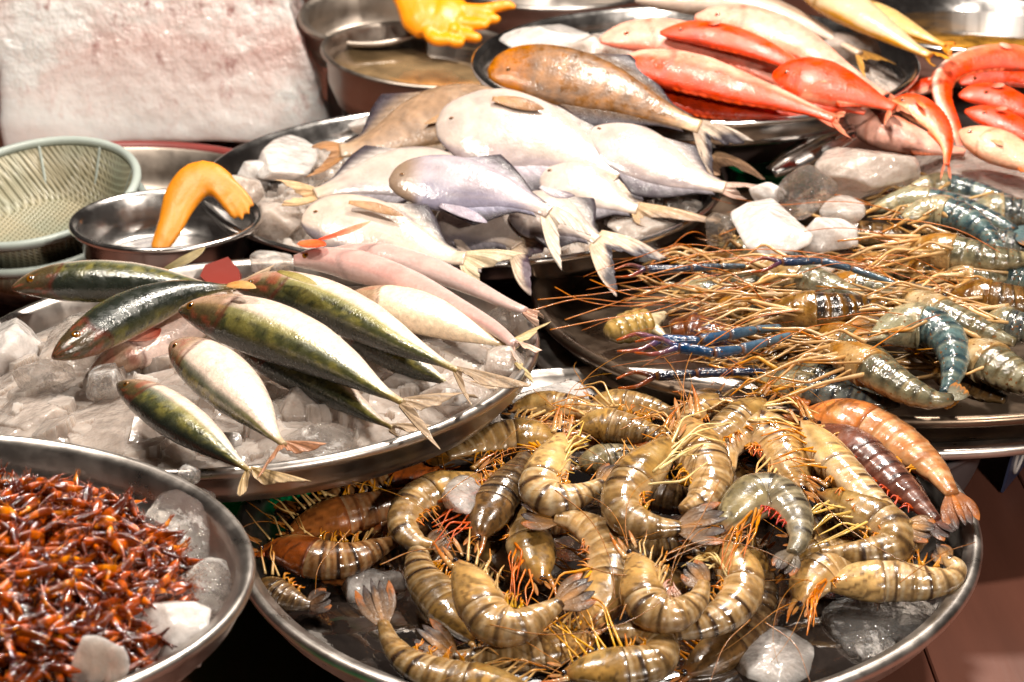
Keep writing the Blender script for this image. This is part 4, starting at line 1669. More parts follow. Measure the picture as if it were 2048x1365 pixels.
def redf(label, pts, w, h, seed, tips=(), phi0=60, tilt=18, a=(.60, .075, .032), b=(.66, .31, .24), bnd=.0, tray_='red', group=GR, eye=None, tail_w=16, k=.42, name='red_snapper', prof=P_RED, tcol=RT_, fins=(), lift=None, back=(.60, .055, .02)):
    up = -90 < ((phi0 + 180) % 360) - 180 < 90
    bnd = bnd + .34
    w = w * .93
    if eye is None:
        eye = (.11, 70, 5.5)
    edges = [('dorsal_fin', up, .26, .86, w * .34, 1.0, np.array(a) * .9, np.array(a) * 1.1, .6, 1), ('anal_fin', not up, .58, .84, w * .28, 1.0, np.array(b) * .8, np.array(a), 1.0)]
    pf = s_mid(pts, w, up)
    return fish(name, label, 'fish', group, tray_, pts, w, prof, k, h, tilt, phi0, col_red(seed, a, b, bnd, back), 'red', tips, tail_w, tcol, None, eye,
                list(fins) + [('pectoral_fin', pf, w * .17, np.array(a) * 1.0, np.array(b) * .9, [(0, .010), (1, .012)])], lift=lift, ring=(.5, .12, .05), iris=(.2, .05, .02), edges=edges)


redf('pale pink snapper at the back left of the bright tray', [(1200, 82), (1290, 72), (1390, 88), (1480, 118), (1560, 160), (1620, 200)], 44, .016, 61, [(1700, 250)], -70, a=(.74, .22, .15), b=(.62, .31, .235))
redf('small red snapper peeping between two pink ones at the back', [(1380, 56), (1450, 62), (1530, 88), (1590, 112), (1620, 124)], 32, .022, 62, (), 60)
redf('long pink backed snapper at the back right of the bright tray', [(1390, 34), (1480, 44), (1580, 80), (1660, 128), (1730, 170), (1770, 192)], 44, .016, 63, [(1800, 225)], -60, a=(.76, .20, .12), b=(.62, .31, .235))
redf('orange red snapper with pale belly, right end of the bright tray', [(1545, 150), (1620, 160), (1700, 184), (1760, 206), (1790, 216)], 52, .014, 64, [(1830, 250), (1780, 256)], 110, b=(.70, .38, .24), tail_w=20)
redf('vivid red snapper lowest at the front rim of the bright tray', [(1290, 180), (1380, 196), (1480, 212), (1570, 222), (1640, 228)], 40, .004, 65, [(1700, 240)], 60, a=(.66, .085, .03), b=(.76, .24, .13))
redf('red snapper with pale upper side in front, tail over the rim', [(1224, 132), (1300, 132), (1390, 150), (1480, 178), (1570, 204), (1640, 228), (1670, 240)], 46, .024, 66, [(1710, 262), (1700, 225)], -10, bnd=.12, b=(.66, .34, .25), eye=(.08, 70, 4))
redf('slim red snapper wedged between the pale and the long pink backed ones', [(1320, 66), (1400, 66), (1480, 84), (1560, 116), (1630, 158), (1660, 182)], 30, .026, 67, (), 40)
redf('half covered red snapper left of the front pale sided one', [(1215, 150), (1290, 160), (1370, 180), (1450, 200), (1530, 218)], 34, .012, 68, (), 50)
redf('pink snapper under the orange red one at the right end', [(1500, 190), (1580, 196), (1660, 208), (1730, 226)], 30, .004, 69, (), -60)
fish('grey_fish', 'grey brown fish with white belly at the top edge', 'fish', None, 'red', [(1270, 0), (1370, -4), (1480, 8), (1580, 36), (1660, 74), (1720, 108)], 36, P_RED, .6, .022, 14, -60,
     col_pomfret(71, (.78, .66, .58), (.26, .17, .11), bnd=.3), 'pale', [(1790, 140), (1740, 150)], 14, ((.62, .34, .12), (.55, .30, .10)))
fish('yellowtail_fish', 'cream fish with bright yellow underside, top right', 'fish', 'yellow edged fish at the top', 'red', [(1590, -40), (1670, 2), (1750, 50), (1820, 92), (1860, 112)], 38, P_RED, .6, .030, 14, -70,
     col_red(72, (.80, .36, .03), (.86, .66, .44), -.1, (.84, .36, .01)), 'pale', [(1905, 118), (1880, 132)], 13, ((.78, .36, .04), (.70, .28, .03)))
fish('yellowtail_fish', 'narrow yellow orange fish behind the cream one, top right', 'fish', 'yellow edged fish at the top', 'red', [(1700, 0), (1770, 36), (1840, 70), (1890, 92)], 24, P_RED, .6, .022, 10, -70,
     col_red(73, (.80, .34, .03), (.84, .58, .30), 0, (.76, .28, .01)), 'pale', [(1915, 100)], 12, ((.78, .30, .04), (.70, .22, .03)))

GS = 'small red fish heaped at the right'


def sred(label, pts, w, h, seed, tips=(), phi0=40, **k):
    k.setdefault('name', 'red_goatfish')
    return redf(label, pts, w, h, seed, tips, phi0, 20, tray_='pile', group=GS, tail_w=k.pop('tail_w', 9), **k)


sred('small red fish at the back of the right heap, cut by the frame', [(1920, 168), (1990, 150), (2060, 160), (2140, 180)], 26, .012, 81, (), 80)
sred('red fish with a dark eye in the right heap, second row', [(1918, 192), (1980, 192), (2050, 218), (2140, 260)], 30, .020, 82, (), 60, eye=(.22, 70, 5))
sred('red fish with a dark eye, lowest red one of the right heap', [(1930, 222), (1985, 236), (2050, 266), (2140, 310)], 27, .022, 83, (), 60, eye=(.18, 70, 5))
sred('pale pink belly-up fish at the left of the right heap', [(1690, 238), (1750, 256), (1820, 280), (1880, 296), (1930, 306)], 40, .006, 84, (), -120, a=(.74, .22, .12), b=(.66, .36, .28), k=.5)
sred('pale orange fish along the lower edge of the right heap', [(1920, 262), (1980, 288), (2050, 318), (2140, 350)], 40, .012, 85, (), -110, a=(.78, .24, .10), b=(.66, .36, .24), k=.5)
sred('long pink fish bent over the top of the right heap', [(2120, 134), (2020, 116), (1940, 124), (1892, 152), (1886, 196), (1908, 250), (1924, 296)], 30, .036, 86, [(1922, 332), (1934, 330)], 150, a=(.70, .16, .09), b=(.82, .54, .45), prof=P_SLIM, bnd=-.1)
sred('bright red fish curving down over the grey ice lump', [(1786, 200), (1830, 214), (1872, 248), (1893, 290), (1893, 330)], 31, .040, 87, [(1886, 362), (1898, 360)], 160, a=(.66, .085, .025), b=(.80, .34, .19), prof=P_RED)
sred('short pale pink tail piece between tray rim and heap', [(1890, 158), (1855, 172), (1815, 184), (1790, 190)], 18, .020, 88, (), 60, a=(.78, .26, .16), b=(.86, .5, .38))


# ------------------------------------------------------------------ tiger prawns
P_PRAWN = [(0, .10), (.04, .28), (.09, .50), (.16, .74), (.24, .92), (.32, 1.02), (.38, 1.05), (.5, 1.0), (.62, .90), (.74, .74), (.86, .54), (.95, .38), (1, .30)]
SEG = [.38, .49, .59, .69, .785, .87, 1.0]
TONE = {
    'olive': dict(base=(.30, .175, .066), head=(.33, .19, .060), dark=(.030, .015, .010), light=(.62, .46, .27), belly=(.60, .42, .24)),
    'tan': dict(base=(.44, .265, .110), head=(.46, .27, .100), dark=(.040, .018, .010), light=(.74, .56, .35), belly=(.70, .50, .30)),
    'pale': dict(base=(.56, .36, .165), head=(.58, .37, .155), dark=(.05, .022, .012), light=(.80, .66, .45), belly=(.74, .55, .34)),
    'orange': dict(base=(.56, .25, .105), head=(.54, .19, .060), dark=(.14, .040, .015), light=(.74, .48, .28), belly=(.64, .36, .18)),
    'rust': dict(base=(.30, .135, .050), head=(.36, .095, .028), dark=(.022, .010, .007), light=(.64, .43, .23), belly=(.5, .25, .11)),
    'dark': dict(base=(.120, .066, .030), head=(.135, .072, .028), dark=(.012, .007, .006), light=(.36, .24, .12), belly=(.27, .15, .07)),
    'wine': dict(base=(.13, .050, .034), head=(.15, .055, .036), dark=(.02, .008, .008), light=(.30, .14, .10), belly=(.44, .09, .06)),
    'grey': dict(base=(.20, .165, .105), head=(.23, .185, .10), dark=(.03, .022, .016), light=(.50, .42, .28), belly=(.45, .34, .21)),
}


def col_abdomen(seed, tone, contrast=1.0):
    T = TONE[tone]
    r = np.random.default_rng(seed)
    amt = r.uniform(.25, 1.0, 7) ** .8

    def cf(S, U, V):
        n1 = nz(S, V, 30, 6, seed)
        c = mixc(np.array(T['base']) * .86 + 0 * S[..., None], np.array(T['base']) * 1.22, sm(n1, -.8, .8))
        for i in range(6):
            a, b = SEG[i], SEG[i + 1]
            f = (S - a) / (b - a) + .12 * (1 - U) - .05 + .05 * n1
            on = ((S >= a - .02) & (S <= b + .02)).astype(float)
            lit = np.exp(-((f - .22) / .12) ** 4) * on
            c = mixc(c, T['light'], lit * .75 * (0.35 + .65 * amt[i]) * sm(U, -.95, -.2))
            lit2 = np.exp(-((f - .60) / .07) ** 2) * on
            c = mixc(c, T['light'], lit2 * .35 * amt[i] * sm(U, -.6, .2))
            drk = np.exp(-((f - .80 - .05 * n1) / (.07 + .06 * amt[i])) ** 6) * on
            c = mixc(c, T['dark'], np.clip(drk * contrast * (amt[i] ** 2) * 1.15 * sm(U + .3 * n1, -.25, .45), 0, 1) * .95)
            ed = np.exp(-((f - .99) / .028) ** 2) * on
            c = mixc(c, np.array(T['dark']) * 2.4, ed * .45)
        spk = sm(nz(S, V, 75, 16, seed + 21), .30, .62) * sm(U, -.35, .4)
        c = mixc(c, np.array(T['dark']) * 2.6, spk * .34)
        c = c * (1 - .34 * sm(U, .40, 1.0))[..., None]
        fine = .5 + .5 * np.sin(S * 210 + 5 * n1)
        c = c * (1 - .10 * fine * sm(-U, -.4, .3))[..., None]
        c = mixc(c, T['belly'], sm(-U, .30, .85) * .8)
        return c
    return cf


def col_carapace(seed, tone):
    T = TONE[tone]

    def cf(S, U, V):
        n1 = nz(S, V, 24, 5, seed)
        n2 = nz(S, V, 50, 11, seed + 1)
        c = mixc(np.array(T['head']) * .8 + 0 * S[..., None], np.array(T['head']) * 1.25, sm(n1, -.7, .7))
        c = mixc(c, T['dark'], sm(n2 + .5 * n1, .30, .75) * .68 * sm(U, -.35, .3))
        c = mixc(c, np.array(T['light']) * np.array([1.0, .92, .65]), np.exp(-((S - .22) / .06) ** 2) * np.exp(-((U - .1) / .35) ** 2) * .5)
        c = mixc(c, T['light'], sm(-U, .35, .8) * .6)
        c = mixc(c, (.36, .10, .02), (1 - sm(S, .0, .09)) * .6)
        c = mixc(c, np.array(T['dark']) * 1.8, np.exp(-((S - .385) / .012) ** 2) * .7)
        return c
    return cf


def seg_shape(S, U, V):
    r = np.ones_like(S)
    for i in range(6):
        a, b = SEG[i], SEG[i + 1]
        f = np.clip((S - a) / (b - a), 0, 1)
        on = ((S >= a) & (S < b)).astype(float)
        r = r + on * (-.025 + .045 * f ** 1.5)
        # side plates droop lower in mid segment
        r = r + on * .07 * np.sin(f * math.pi) * sm(-U, .35, .95)
    r = r - .10 * sm(-U, .80, 1.0)
    return r


def leg_curve(mb, pl, q0, dirq, L, bend, lift0, lift1, lift2, r_px, c0, c1, dist):
    """a jointed leg: base, knee, tip, drawn on the animal's plane with lifts"""
    q0 = np.array(q0, float)
    d = np.array(dirq, float)
    nrm = np.array([-d[1], d[0]])
    k = q0 + d * L * .5 + nrm * bend * L * .22
    t = q0 + d * L + nrm * bend * L * .02
    pts = [pl.hit(*q0) + pl.n * lift0, pl.hit(*((q0 + k) / 2)) + pl.n * (lift0 + lift1) / 2, pl.hit(*k) + pl.n * lift1,
           pl.hit(*((k + t) / 2)) + pl.n * (lift1 + lift2) / 2, pl.hit(*t) + pl.n * lift2]
    r = r_px * dist / F
    tube(mb, pts, r, r * .35, c0, c1, 6, 14)


GT = 'tiger prawns heaped on the front tray'


def shift_pts(pts):
    return [tuple(p) for p in pts]


def prawn(label, pts, w, side, h, fan, tone, seed, tilt=10, k=.72, legs=7, leg_len=1.5, antennae=2, contrast=1.25, tray_='prawn', leg_col=((.74, .54, .30), (.64, .20, .06)),
          eye=True, group=GT, name='tiger_prawn', ple=4, fan_w=15, ple_col=((.62, .16, .06), (.70, .42, .12)), lift=None, head=True, roll=24, rost=True, mat='prawn'):
    r = random.Random(seed)
    w = w * 1.12
    leg_len = leg_len * 1.45
    mid = pts[len(pts) // 2]
    pl = item_plane(tray_, mid, h, tilt)
    s = Spine(pl, pts, w, P_PRAWN, k, 110, lift=lift)
    dist = (s.P[50] - CAM) @ FW
    root = thing(name, pl.p - np.array([0, 0, s.Th.max() * .8]), label, 'prawn', group)
    # back of the animal faces away from the belly side; roll brings some of the back up to view
    phi0 = math.radians(180 - roll) if side > 0 else math.radians(roll)
    # drawn side: +1 belly at the right of travel -> back on the left
    mb = MB()
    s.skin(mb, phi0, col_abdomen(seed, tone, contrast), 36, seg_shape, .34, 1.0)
    mb.build('abdomen', MAT[mat], root)
    if head:
        mb = MB()
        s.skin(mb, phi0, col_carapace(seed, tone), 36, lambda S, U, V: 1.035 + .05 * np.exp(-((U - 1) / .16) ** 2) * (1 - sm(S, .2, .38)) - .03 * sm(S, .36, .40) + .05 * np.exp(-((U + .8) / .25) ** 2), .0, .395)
        car = mb.build('carapace', MAT[mat], root)
        T = TONE[tone]
        q = s.q
        hd = unit(q[0] - q[6])
        nr = np.array([-hd[1], hd[0]])
        dors = nr * side * 1.0           # away from the belly, seen from the tail towards the head
        # (belly at the right of head->tail travel is the left of tail->head travel)
        if rost:
            mb = MB()
            q0 = q[5] + dors * w * .34
            tip = q[0] + hd * w * 1.05 + dors * w * .40
            midp = (q0 + tip) / 2 + dors * w * .06
            ss = Spine(pl, [q0, midp, tip], w * .14, [(0, 1), (.5, .75), (1, .1)], .6, 20, lift=[(0, .002), (1, .003)])
            ss.skin(mb, 0, lambda S, U, V: mixc(np.array(T['head']) * .9 + 0 * S[..., None], (.50, .12, .02), S), 10, lambda S, U, V: 1 + .35 * (np.sin(S * 40) > .4) * (U > .3))
            mb.build('rostrum', MAT[mat], car)
        if eye:
            P, T3, D, A, Th, qq = s.at(.035)
            for sg in (1, -1):
                e = P - T3 * A * .35 + pl.n * Th * (.75 if sg > 0 else -.2) + D * A * .25 * (1 if side < 0 else -1)
                rr = 7.0 * dist / F
                me = MB()
                bm = bmesh.new()
                bmesh.ops.create_icosphere(bm, subdivisions=2, radius=rr)
                me.add([e + np.array(v.co[:]) for v in bm.verts], [tuple(v.index for v in f.verts) for f in bm.faces], np.array((.012, .008, .010)))
                bm.free()
                me.build('eye', MAT['eye'], root)
        # antennal scales: two flat blades in front of the head
        for sg in (.1, -.35):
            b0 = q[2] + dors * w * sg
            tp = q[0] + hd * w * (.55 + .2 * r.random()) + dors * w * (sg * 1.4 + .1)
            leaf_fin(root, 'antennal_scale', pl, [b0, (b0 + tp) / 2, tp], w * .10, np.array(T['base']) * .8, (.36, .13, .04), .25, n=12, lift=[(0, .001), (1, .004)])
        # long feelers
        for a_ in range(antennae):
            b0 = q[1] + dors * w * r.uniform(-.3, .2)
            L = w * r.uniform(3.5, 6.5)
            turn = r.choice([-1, 1]) * r.uniform(.4, 1.5)
            a0 = math.atan2(hd[1], hd[0]) + r.uniform(-.5, .5)
            p_ = [b0]
            for i in range(6):
                a0 += turn / 6
                p_.append(p_[-1] + np.array([math.cos(a0), math.sin(a0) * .75]) * L / 6)
            zz = [.004, .010, .013, .012, .009, .006, .003]
            mb = MB()
            tube(mb, [pl.hit(*p) + pl.n * z for p, z in zip(p_, zz)], .95 * dist / F, .4 * dist / F, (.46, .17, .04), (.34, .16, .05), 5, 44)
            mb.build('antenna', MAT['leg'], root)
    # walking legs
    fan_a = r.uniform(.15, .75)
    for i in range(legs + 2 if legs else 0):
        sv = .08 + .30 * i / max(1, legs + 1)
        P, T3, D, A, Th, qq = s.at(sv)
        j = min(len(s.q) - 2, max(1, int(sv * (len(s.q) - 1))))
        d = unit(s.q[j + 1] - s.q[j - 1])
        right = np.array([-d[1], d[0]])
        out = right * side
        ww = np.interp(sv, s.s, s.wpx)
        base = qq + out * ww * .72
        dirq = unit(out * (fan_a + r.uniform(-.12, .22)) - d * (1.0 - fan_a * .5 + r.uniform(-.2, .2)))
        L = w * leg_len * r.uniform(.75, 1.2)
        mb = MB()
        ld = Th * r.uniform(.2, .75)
        leg_curve(mb, pl, base, dirq, L, r.uniform(-.9, .9), ld, ld + r.uniform(.001, .006), r.uniform(.0, .007), r.uniform(2.2, 3.6), np.array(leg_col[0]) * r.uniform(.75, 1.05), mixc(np.array(leg_col[0]), leg_col[1], np.array(r.uniform(.2, 1))), dist)
        mb.build('leg', MAT['leg'], root)
    # swimming legs under the tail
    for i in range(ple):
        sv = (SEG[i] + SEG[i + 1]) / 2 + .0
        P, T3, D, A, Th, qq = s.at(sv)
        j = min(len(s.q) - 2, max(1, int(sv * (len(s.q) - 1))))
        d = unit(s.q[j + 1] - s.q[j - 1])
        out = np.array([-d[1], d[0]]) * side
        ww = np.interp(sv, s.s, s.wpx)
        base = qq + out * ww * .78
        mb = MB()
        for st in range(3):
            tip = base + out * w * r.uniform(.25, .6) + d * w * r.uniform(-.35, .45)
            z1 = Th * r.uniform(.3, .6)
            pm = (base + tip) / 2 + d * w * r.uniform(-.1, .1)
            pc1 = np.array(ple_col[1]) * np.array([.78, .70, .85])
            tube(mb, [pl.hit(*(base + d * w * (st - 1) * .12)) + pl.n * Th * .3, pl.hit(*pm) + pl.n * (z1 + .001), pl.hit(*tip) + pl.n * z1],
                 r.uniform(2.0, 3.4) * dist / F, .9 * dist / F, pc1, mixc(pc1, ple_col[0], np.array(r.uniform(.3, 1))), 6, 10)
        mb.build('swimmeret', MAT['leg'], root)
    # tail fan of five blades
    if fan is not None:
        b0 = s.q[-1]
        f = np.array(fan, float)
        ax = f - b0
        L = np.linalg.norm(ax)
        ax = ax / L
        nn = np.array([-ax[1], ax[0]])
        T = TONE[tone]
        for i, sp in enumerate((-.42, -.20, 0, .20, .42)):
            tp = b0 + ax * L * (1 - .12 * abs(sp) * 2) + nn * L * sp
            bb = b0 - ax * 4 + nn * w * .22 * sp * 2
            md = (bb + tp) / 2 + nn * L * sp * .16
            col = np.array(T['base']) * (.42 if i != 2 else .8) * np.array([1.05, .85, .7])
            leaf_fin(root, 'tail_blade', pl, [bb, md, tp], fan_w * (.8 if i != 2 else .55), col, np.array(T['dark']) * .5, .16, n=18,
                     lift=[(0, .0), (1, .002 - .002 * abs(sp) + (.002 if i == 2 else 0))], edge=(.26, .085, .022) if i in (0, 4) else (.022, .010, .008))
    return root


# far / under ones first
H0 = -.014
prawn('prawn at the very back left of the heap, dark face by the white ice', [(1016, 822), (1060, 812), (1110, 812), (1160, 820), (1215, 832), (1260, 846)], 25, 1, .016, None, 'olive', 101, leg_len=1.4)
prawn('dark slim prawn below the river prawn tray rim', [(1370, 800), (1410, 800), (1450, 812), (1490, 830), (1520, 850)], 22, 1, .018, None, 'dark', 102, legs=3, antennae=0)
prawn('greenish prawn lying flat behind the heart shaped pair', [(1150, 858), (1200, 850), (1250, 858), (1300, 870), (1340, 885)], 30, -1, .020, None, 'olive', 103, leg_len=1.6)
prawn('grey rounded prawn body in the shade below the flat greenish one', [(1150, 930), (1195, 925), (1240, 918), (1280, 912), (1310, 905)], 30, -1, .006, None, 'grey', 104, legs=0, antennae=0, head=True)
prawn('prawn with belly and orange legs turned up beside the steel rim', [(890, 934), (830, 946), (770, 962), (710, 982), (650, 1004), (596, 1022)], 25, 1, -.004, (550, 1040), 'rust', 105, legs=7, leg_len=1.9, leg_col=((.78, .54, .22), (.70, .24, .04)), ple=5)
prawn('greenish prawn at the upper left of the heap with an orange tail', [(1120, 886), (1070, 876), (1015, 878), (960, 888), (920, 902), (895, 912)], 34, -1, .012, (850, 900), 'olive', 106, leg_len=1.5, leg_col=((.76, .40, .10), (.74, .20, .03)))
prawn('rusty red straight shelled prawn left of the heap', [(572, 1064), (630, 1048), (690, 1032), (750, 1018), (810, 998), (862, 976)], 36, -1, -.004, None, 'orange', 107, leg_len=1.5, roll=60, contrast=1.0)
prawn('dark prawn half hidden at the far left below the mackerel tray', [(505, 1166), (540, 1180), (575, 1198), (605, 1208), (622, 1210)], 26, -1, H0, (662, 1196), 'dark', 108, legs=2, antennae=0, head=True)
prawn('strongly banded prawn left of the clear ice', [(518, 1100), (580, 1104), (640, 1120), (700, 1118), (752, 1098), (790, 1082)], 36, -1, -.006, None, 'rust', 109, leg_len=1.2, contrast=1.5, legs=3, roll=40)
prawn('banded prawn glimpsed under the heart shaped pair', [(1470, 1070), (1420, 1082), (1370, 1092), (1315, 1098), (1270, 1090)], 30, 1, -.008, None, 'tan', 110, legs=0, antennae=0, contrast=1.3, ple=0, roll=50)
prawn('dark brown prawn lowest at the front right of the heap', [(1360, 1352), (1420, 1318), (1480, 1272), (1520, 1220), (1535, 1165), (1528, 1130)], 38, -1, H0, None, 'dark', 111, leg_len=1.6, leg_col=((.5, .2, .05), (.62, .18, .03)), roll=50)
prawn('wine red prawn with a long bright highlight, at the right edge', [(1632, 850), (1690, 884), (1750, 930), (1805, 978), (1850, 1020), (1872, 1042)], 36, 1, .014, (1905, 1075), 'wine', 112, legs=5, leg_len=1.0, leg_col=((.60, .08, .05), (.62, .10, .05)), ple=5, ple_col=((.60, .05, .03), (.66, .20, .1)), k=.8, roll=45)
prawn('long orange prawn along the right back edge of the tray', [(1600, 826), (1680, 840), (1750, 864), (1815, 900), (1870, 944), (1905, 990)], 42, 1, .022, (1930, 1062), 'orange', 113, contrast=.55, legs=3, leg_len=1.0, roll=30)
prawn('prawn seen tail on under the cream legged one at right', [(1560, 1150), (1600, 1120), (1650, 1108), (1710, 1106), (1770, 1100)], 28, -1, -.004, None, 'olive', 114, legs=0, antennae=0, ple=0)
prawn('pale legged curled prawn right of centre, belly legs like a feather', [(1636, 985), (1685, 1002), (1740, 1030), (1785, 1060), (1790, 1092), (1745, 1106), (1690, 1108), (1640, 1108)], 36, 1, .012, None, 'olive', 115, leg_len=1.6, leg_col=((.76, .56, .26), (.74, .50, .2)))
prawn('long straight prawn with pinkish head between orange and curled ones', [(1604, 838), (1635, 880), (1672, 928), (1712, 972), (1752, 1008), (1790, 1036), (1820, 1052)], 33, 1, .026, (1868, 1070), 'pale', 116, leg_len=1.7, leg_col=((.74, .34, .08), (.72, .20, .03)), roll=10)
prawn('upright prawn head with cream feelers under the river prawn tray', [(1530, 798), (1500, 822), (1465, 846), (1430, 872), (1410, 905)], 30, -1, .034, None, 'olive', 117, legs=6, leg_len=2.0, leg_col=((.80, .62, .34), (.78, .50, .22)))
prawn('arched prawn with red belly legs, upper right of centre', [(1606, 990), (1585, 940), (1560, 892), (1525, 864), (1482, 872), (1456, 905), (1458, 940)], 42, -1, .028, None, 'tan', 118, leg_len=1.3, ple_col=((.60, .06, .03), (.70, .40, .10)))
prawn('curled prawn at right of centre with purple dark tail', [(1440, 1068), (1478, 1022), (1515, 992), (1558, 996), (1592, 1034), (1600, 1078), (1585, 1108)], 40, 1, .032, (1560, 1150), 'grey', 119, leg_len=1.6, leg_col=((.62, .30, .12), (.62, .14, .03)), ple_col=((.40, .02, .02), (.60, .08, .03)))
prawn('prawn head with orange legs jutting over the front rim water', [(1600, 1218), (1612, 1180), (1634, 1150), (1672, 1130), (1712, 1118), (1750, 1108)], 36, 1, .004, None, 'tan', 120, leg_len=1.2, leg_col=((.66, .22, .05), (.70, .20, .03)))
prawn('yellow straight prawn nearest the right front rim', [(1640, 1172), (1700, 1164), (1770, 1162), (1840, 1166), (1895, 1160), (1915, 1138), (1892, 1118)], 37, -1, .000, (1872, 1098), 'pale', 121, legs=2, leg_len=.6, contrast=1.2, roll=35)
prawn('olive right half of the heart shaped pair of prawns', [(1376, 834), (1386, 875), (1404, 920), (1420, 962), (1408, 1000), (1368, 1024)], 46, 1, .034, None, 'tan', 122, leg_len=1.2, ple_col=((.62, .20, .05), (.75, .50, .12)))
prawn('pale curled left half of the heart shaped pair, fan to the right', [(1344, 868), (1312, 912), (1272, 954), (1243, 998), (1254, 1036), (1302, 1054), (1362, 1056)], 39, -1, .038, (1455, 1046), 'olive', 123, leg_len=2.0, leg_col=((.82, .68, .40), (.78, .60, .3)), ple_col=((.62, .10, .05), (.74, .54, .14)), legs=7)
prawn('pale tan hooked prawn left of the heart shaped pair', [(1124, 862), (1112, 900), (1092, 944), (1078, 978), (1108, 1000), (1160, 990), (1205, 966)], 36, -1, .030, (1232, 938), 'pale', 124, leg_len=1.0, leg_col=((.80, .62, .32), (.76, .46, .16)))
prawn('dark brown glossy prawn, head pointing down, upper left', [(952, 1084), (972, 1036), (1000, 990), (1026, 952), (1044, 925), (1050, 905)], 38, -1, .022, None, 'dark', 125, leg_len=1.4, leg_col=((.6, .10, .03), (.60, .12, .03)), roll=70)
prawn('greenish curled prawn left of the dark glossy one', [(962, 948), (918, 972), (868, 988), (822, 1014), (806, 1054), (832, 1086), (866, 1094)], 36, -1, .014, (896, 1070), 'olive', 126, leg_len=1.4, leg_col=((.62, .18, .04), (.60, .08, .02)))
prawn('olive prawn head pointing down inside the big curl', [(1084, 1168), (1070, 1120), (1058, 1072), (1070, 1030), (1100, 1012), (1140, 1010)], 40, -1, .006, None, 'olive', 127, leg_len=1.1, leg_col=((.70, .24, .08), (.62, .12, .04)))
prawn('big olive prawn arched around the right of the dark gap', [(1168, 1275), (1196, 1220), (1220, 1166), (1220, 1112), (1192, 1068), (1150, 1044), (1112, 1036)], 44, -1, .014, (1042, 1018), 'tan', 128, leg_len=1.7, leg_col=((.76, .42, .14), (.74, .20, .03)), ple_col=((.60, .12, .05), (.76, .5, .2)))
prawn('brownish prawn with bent feelers left of the big curl', [(962, 1290), (920, 1240), (878, 1196), (845, 1154), (836, 1112), (850, 1082)], 41, 1, .000, None, 'olive', 129, leg_len=1.5, leg_col=((.66, .24, .06), (.68, .18, .03)), roll=50)
prawn('dark banded prawn in front of the big curl, open tail fan', [(1185, 1262), (1146, 1286), (1090, 1302), (1025, 1312), (960, 1316), (905, 1314)], 34, 1, .000, (832, 1266), 'tan', 130, contrast=1.5, legs=3, leg_len=1.2, roll=40)
prawn('large U shaped tan prawn at the middle front', [(910, 1120), (940, 1164), (962, 1212), (988, 1246), (1032, 1254), (1078, 1232), (1120, 1206)], 41, -1, .022, (1186, 1172), 'tan', 131, leg_len=.8, ple_col=((.62, .14, .04), (.76, .56, .14)), legs=4)
prawn('outer curled prawn hugging the smaller one, front right', [(1400, 1108), (1448, 1112), (1480, 1146), (1482, 1192), (1450, 1230), (1402, 1254), (1348, 1270)], 38, 1, .010, (1310, 1272), 'tan', 132, leg_len=1.2, leg_col=((.80, .66, .40), (.70, .40, .14)), contrast=1.4)
prawn('small tightly curled prawn inside the outer one, front right', [(1258, 1104), (1282, 1146), (1286, 1190), (1308, 1222), (1352, 1228), (1394, 1200), (1408, 1166)], 39, -1, .022, (1372, 1134), 'tan', 133, leg_len=.7, contrast=1.3, ple_col=((.5, .10, .05), (.8, .7, .5)))
prawn('prawn cut by the bottom edge with orange legs across it', [(1120, 1350), (1190, 1342), (1260, 1336), (1312, 1322), (1322, 1292), (1285, 1268), (1225, 1262)], 38, -1, .004, None, 'olive', 134, leg_len=2.4, leg_col=((.80, .46, .12), (.72, .20, .03)), legs=6, contrast=1.2)
prawn('prawn curling up the left front with an upright dark tail', [(1075, 1388), (985, 1374), (895, 1358), (825, 1330), (784, 1290), (766, 1246)], 37, 1, .000, (742, 1166), 'olive', 135, leg_len=1.1, contrast=1.1)
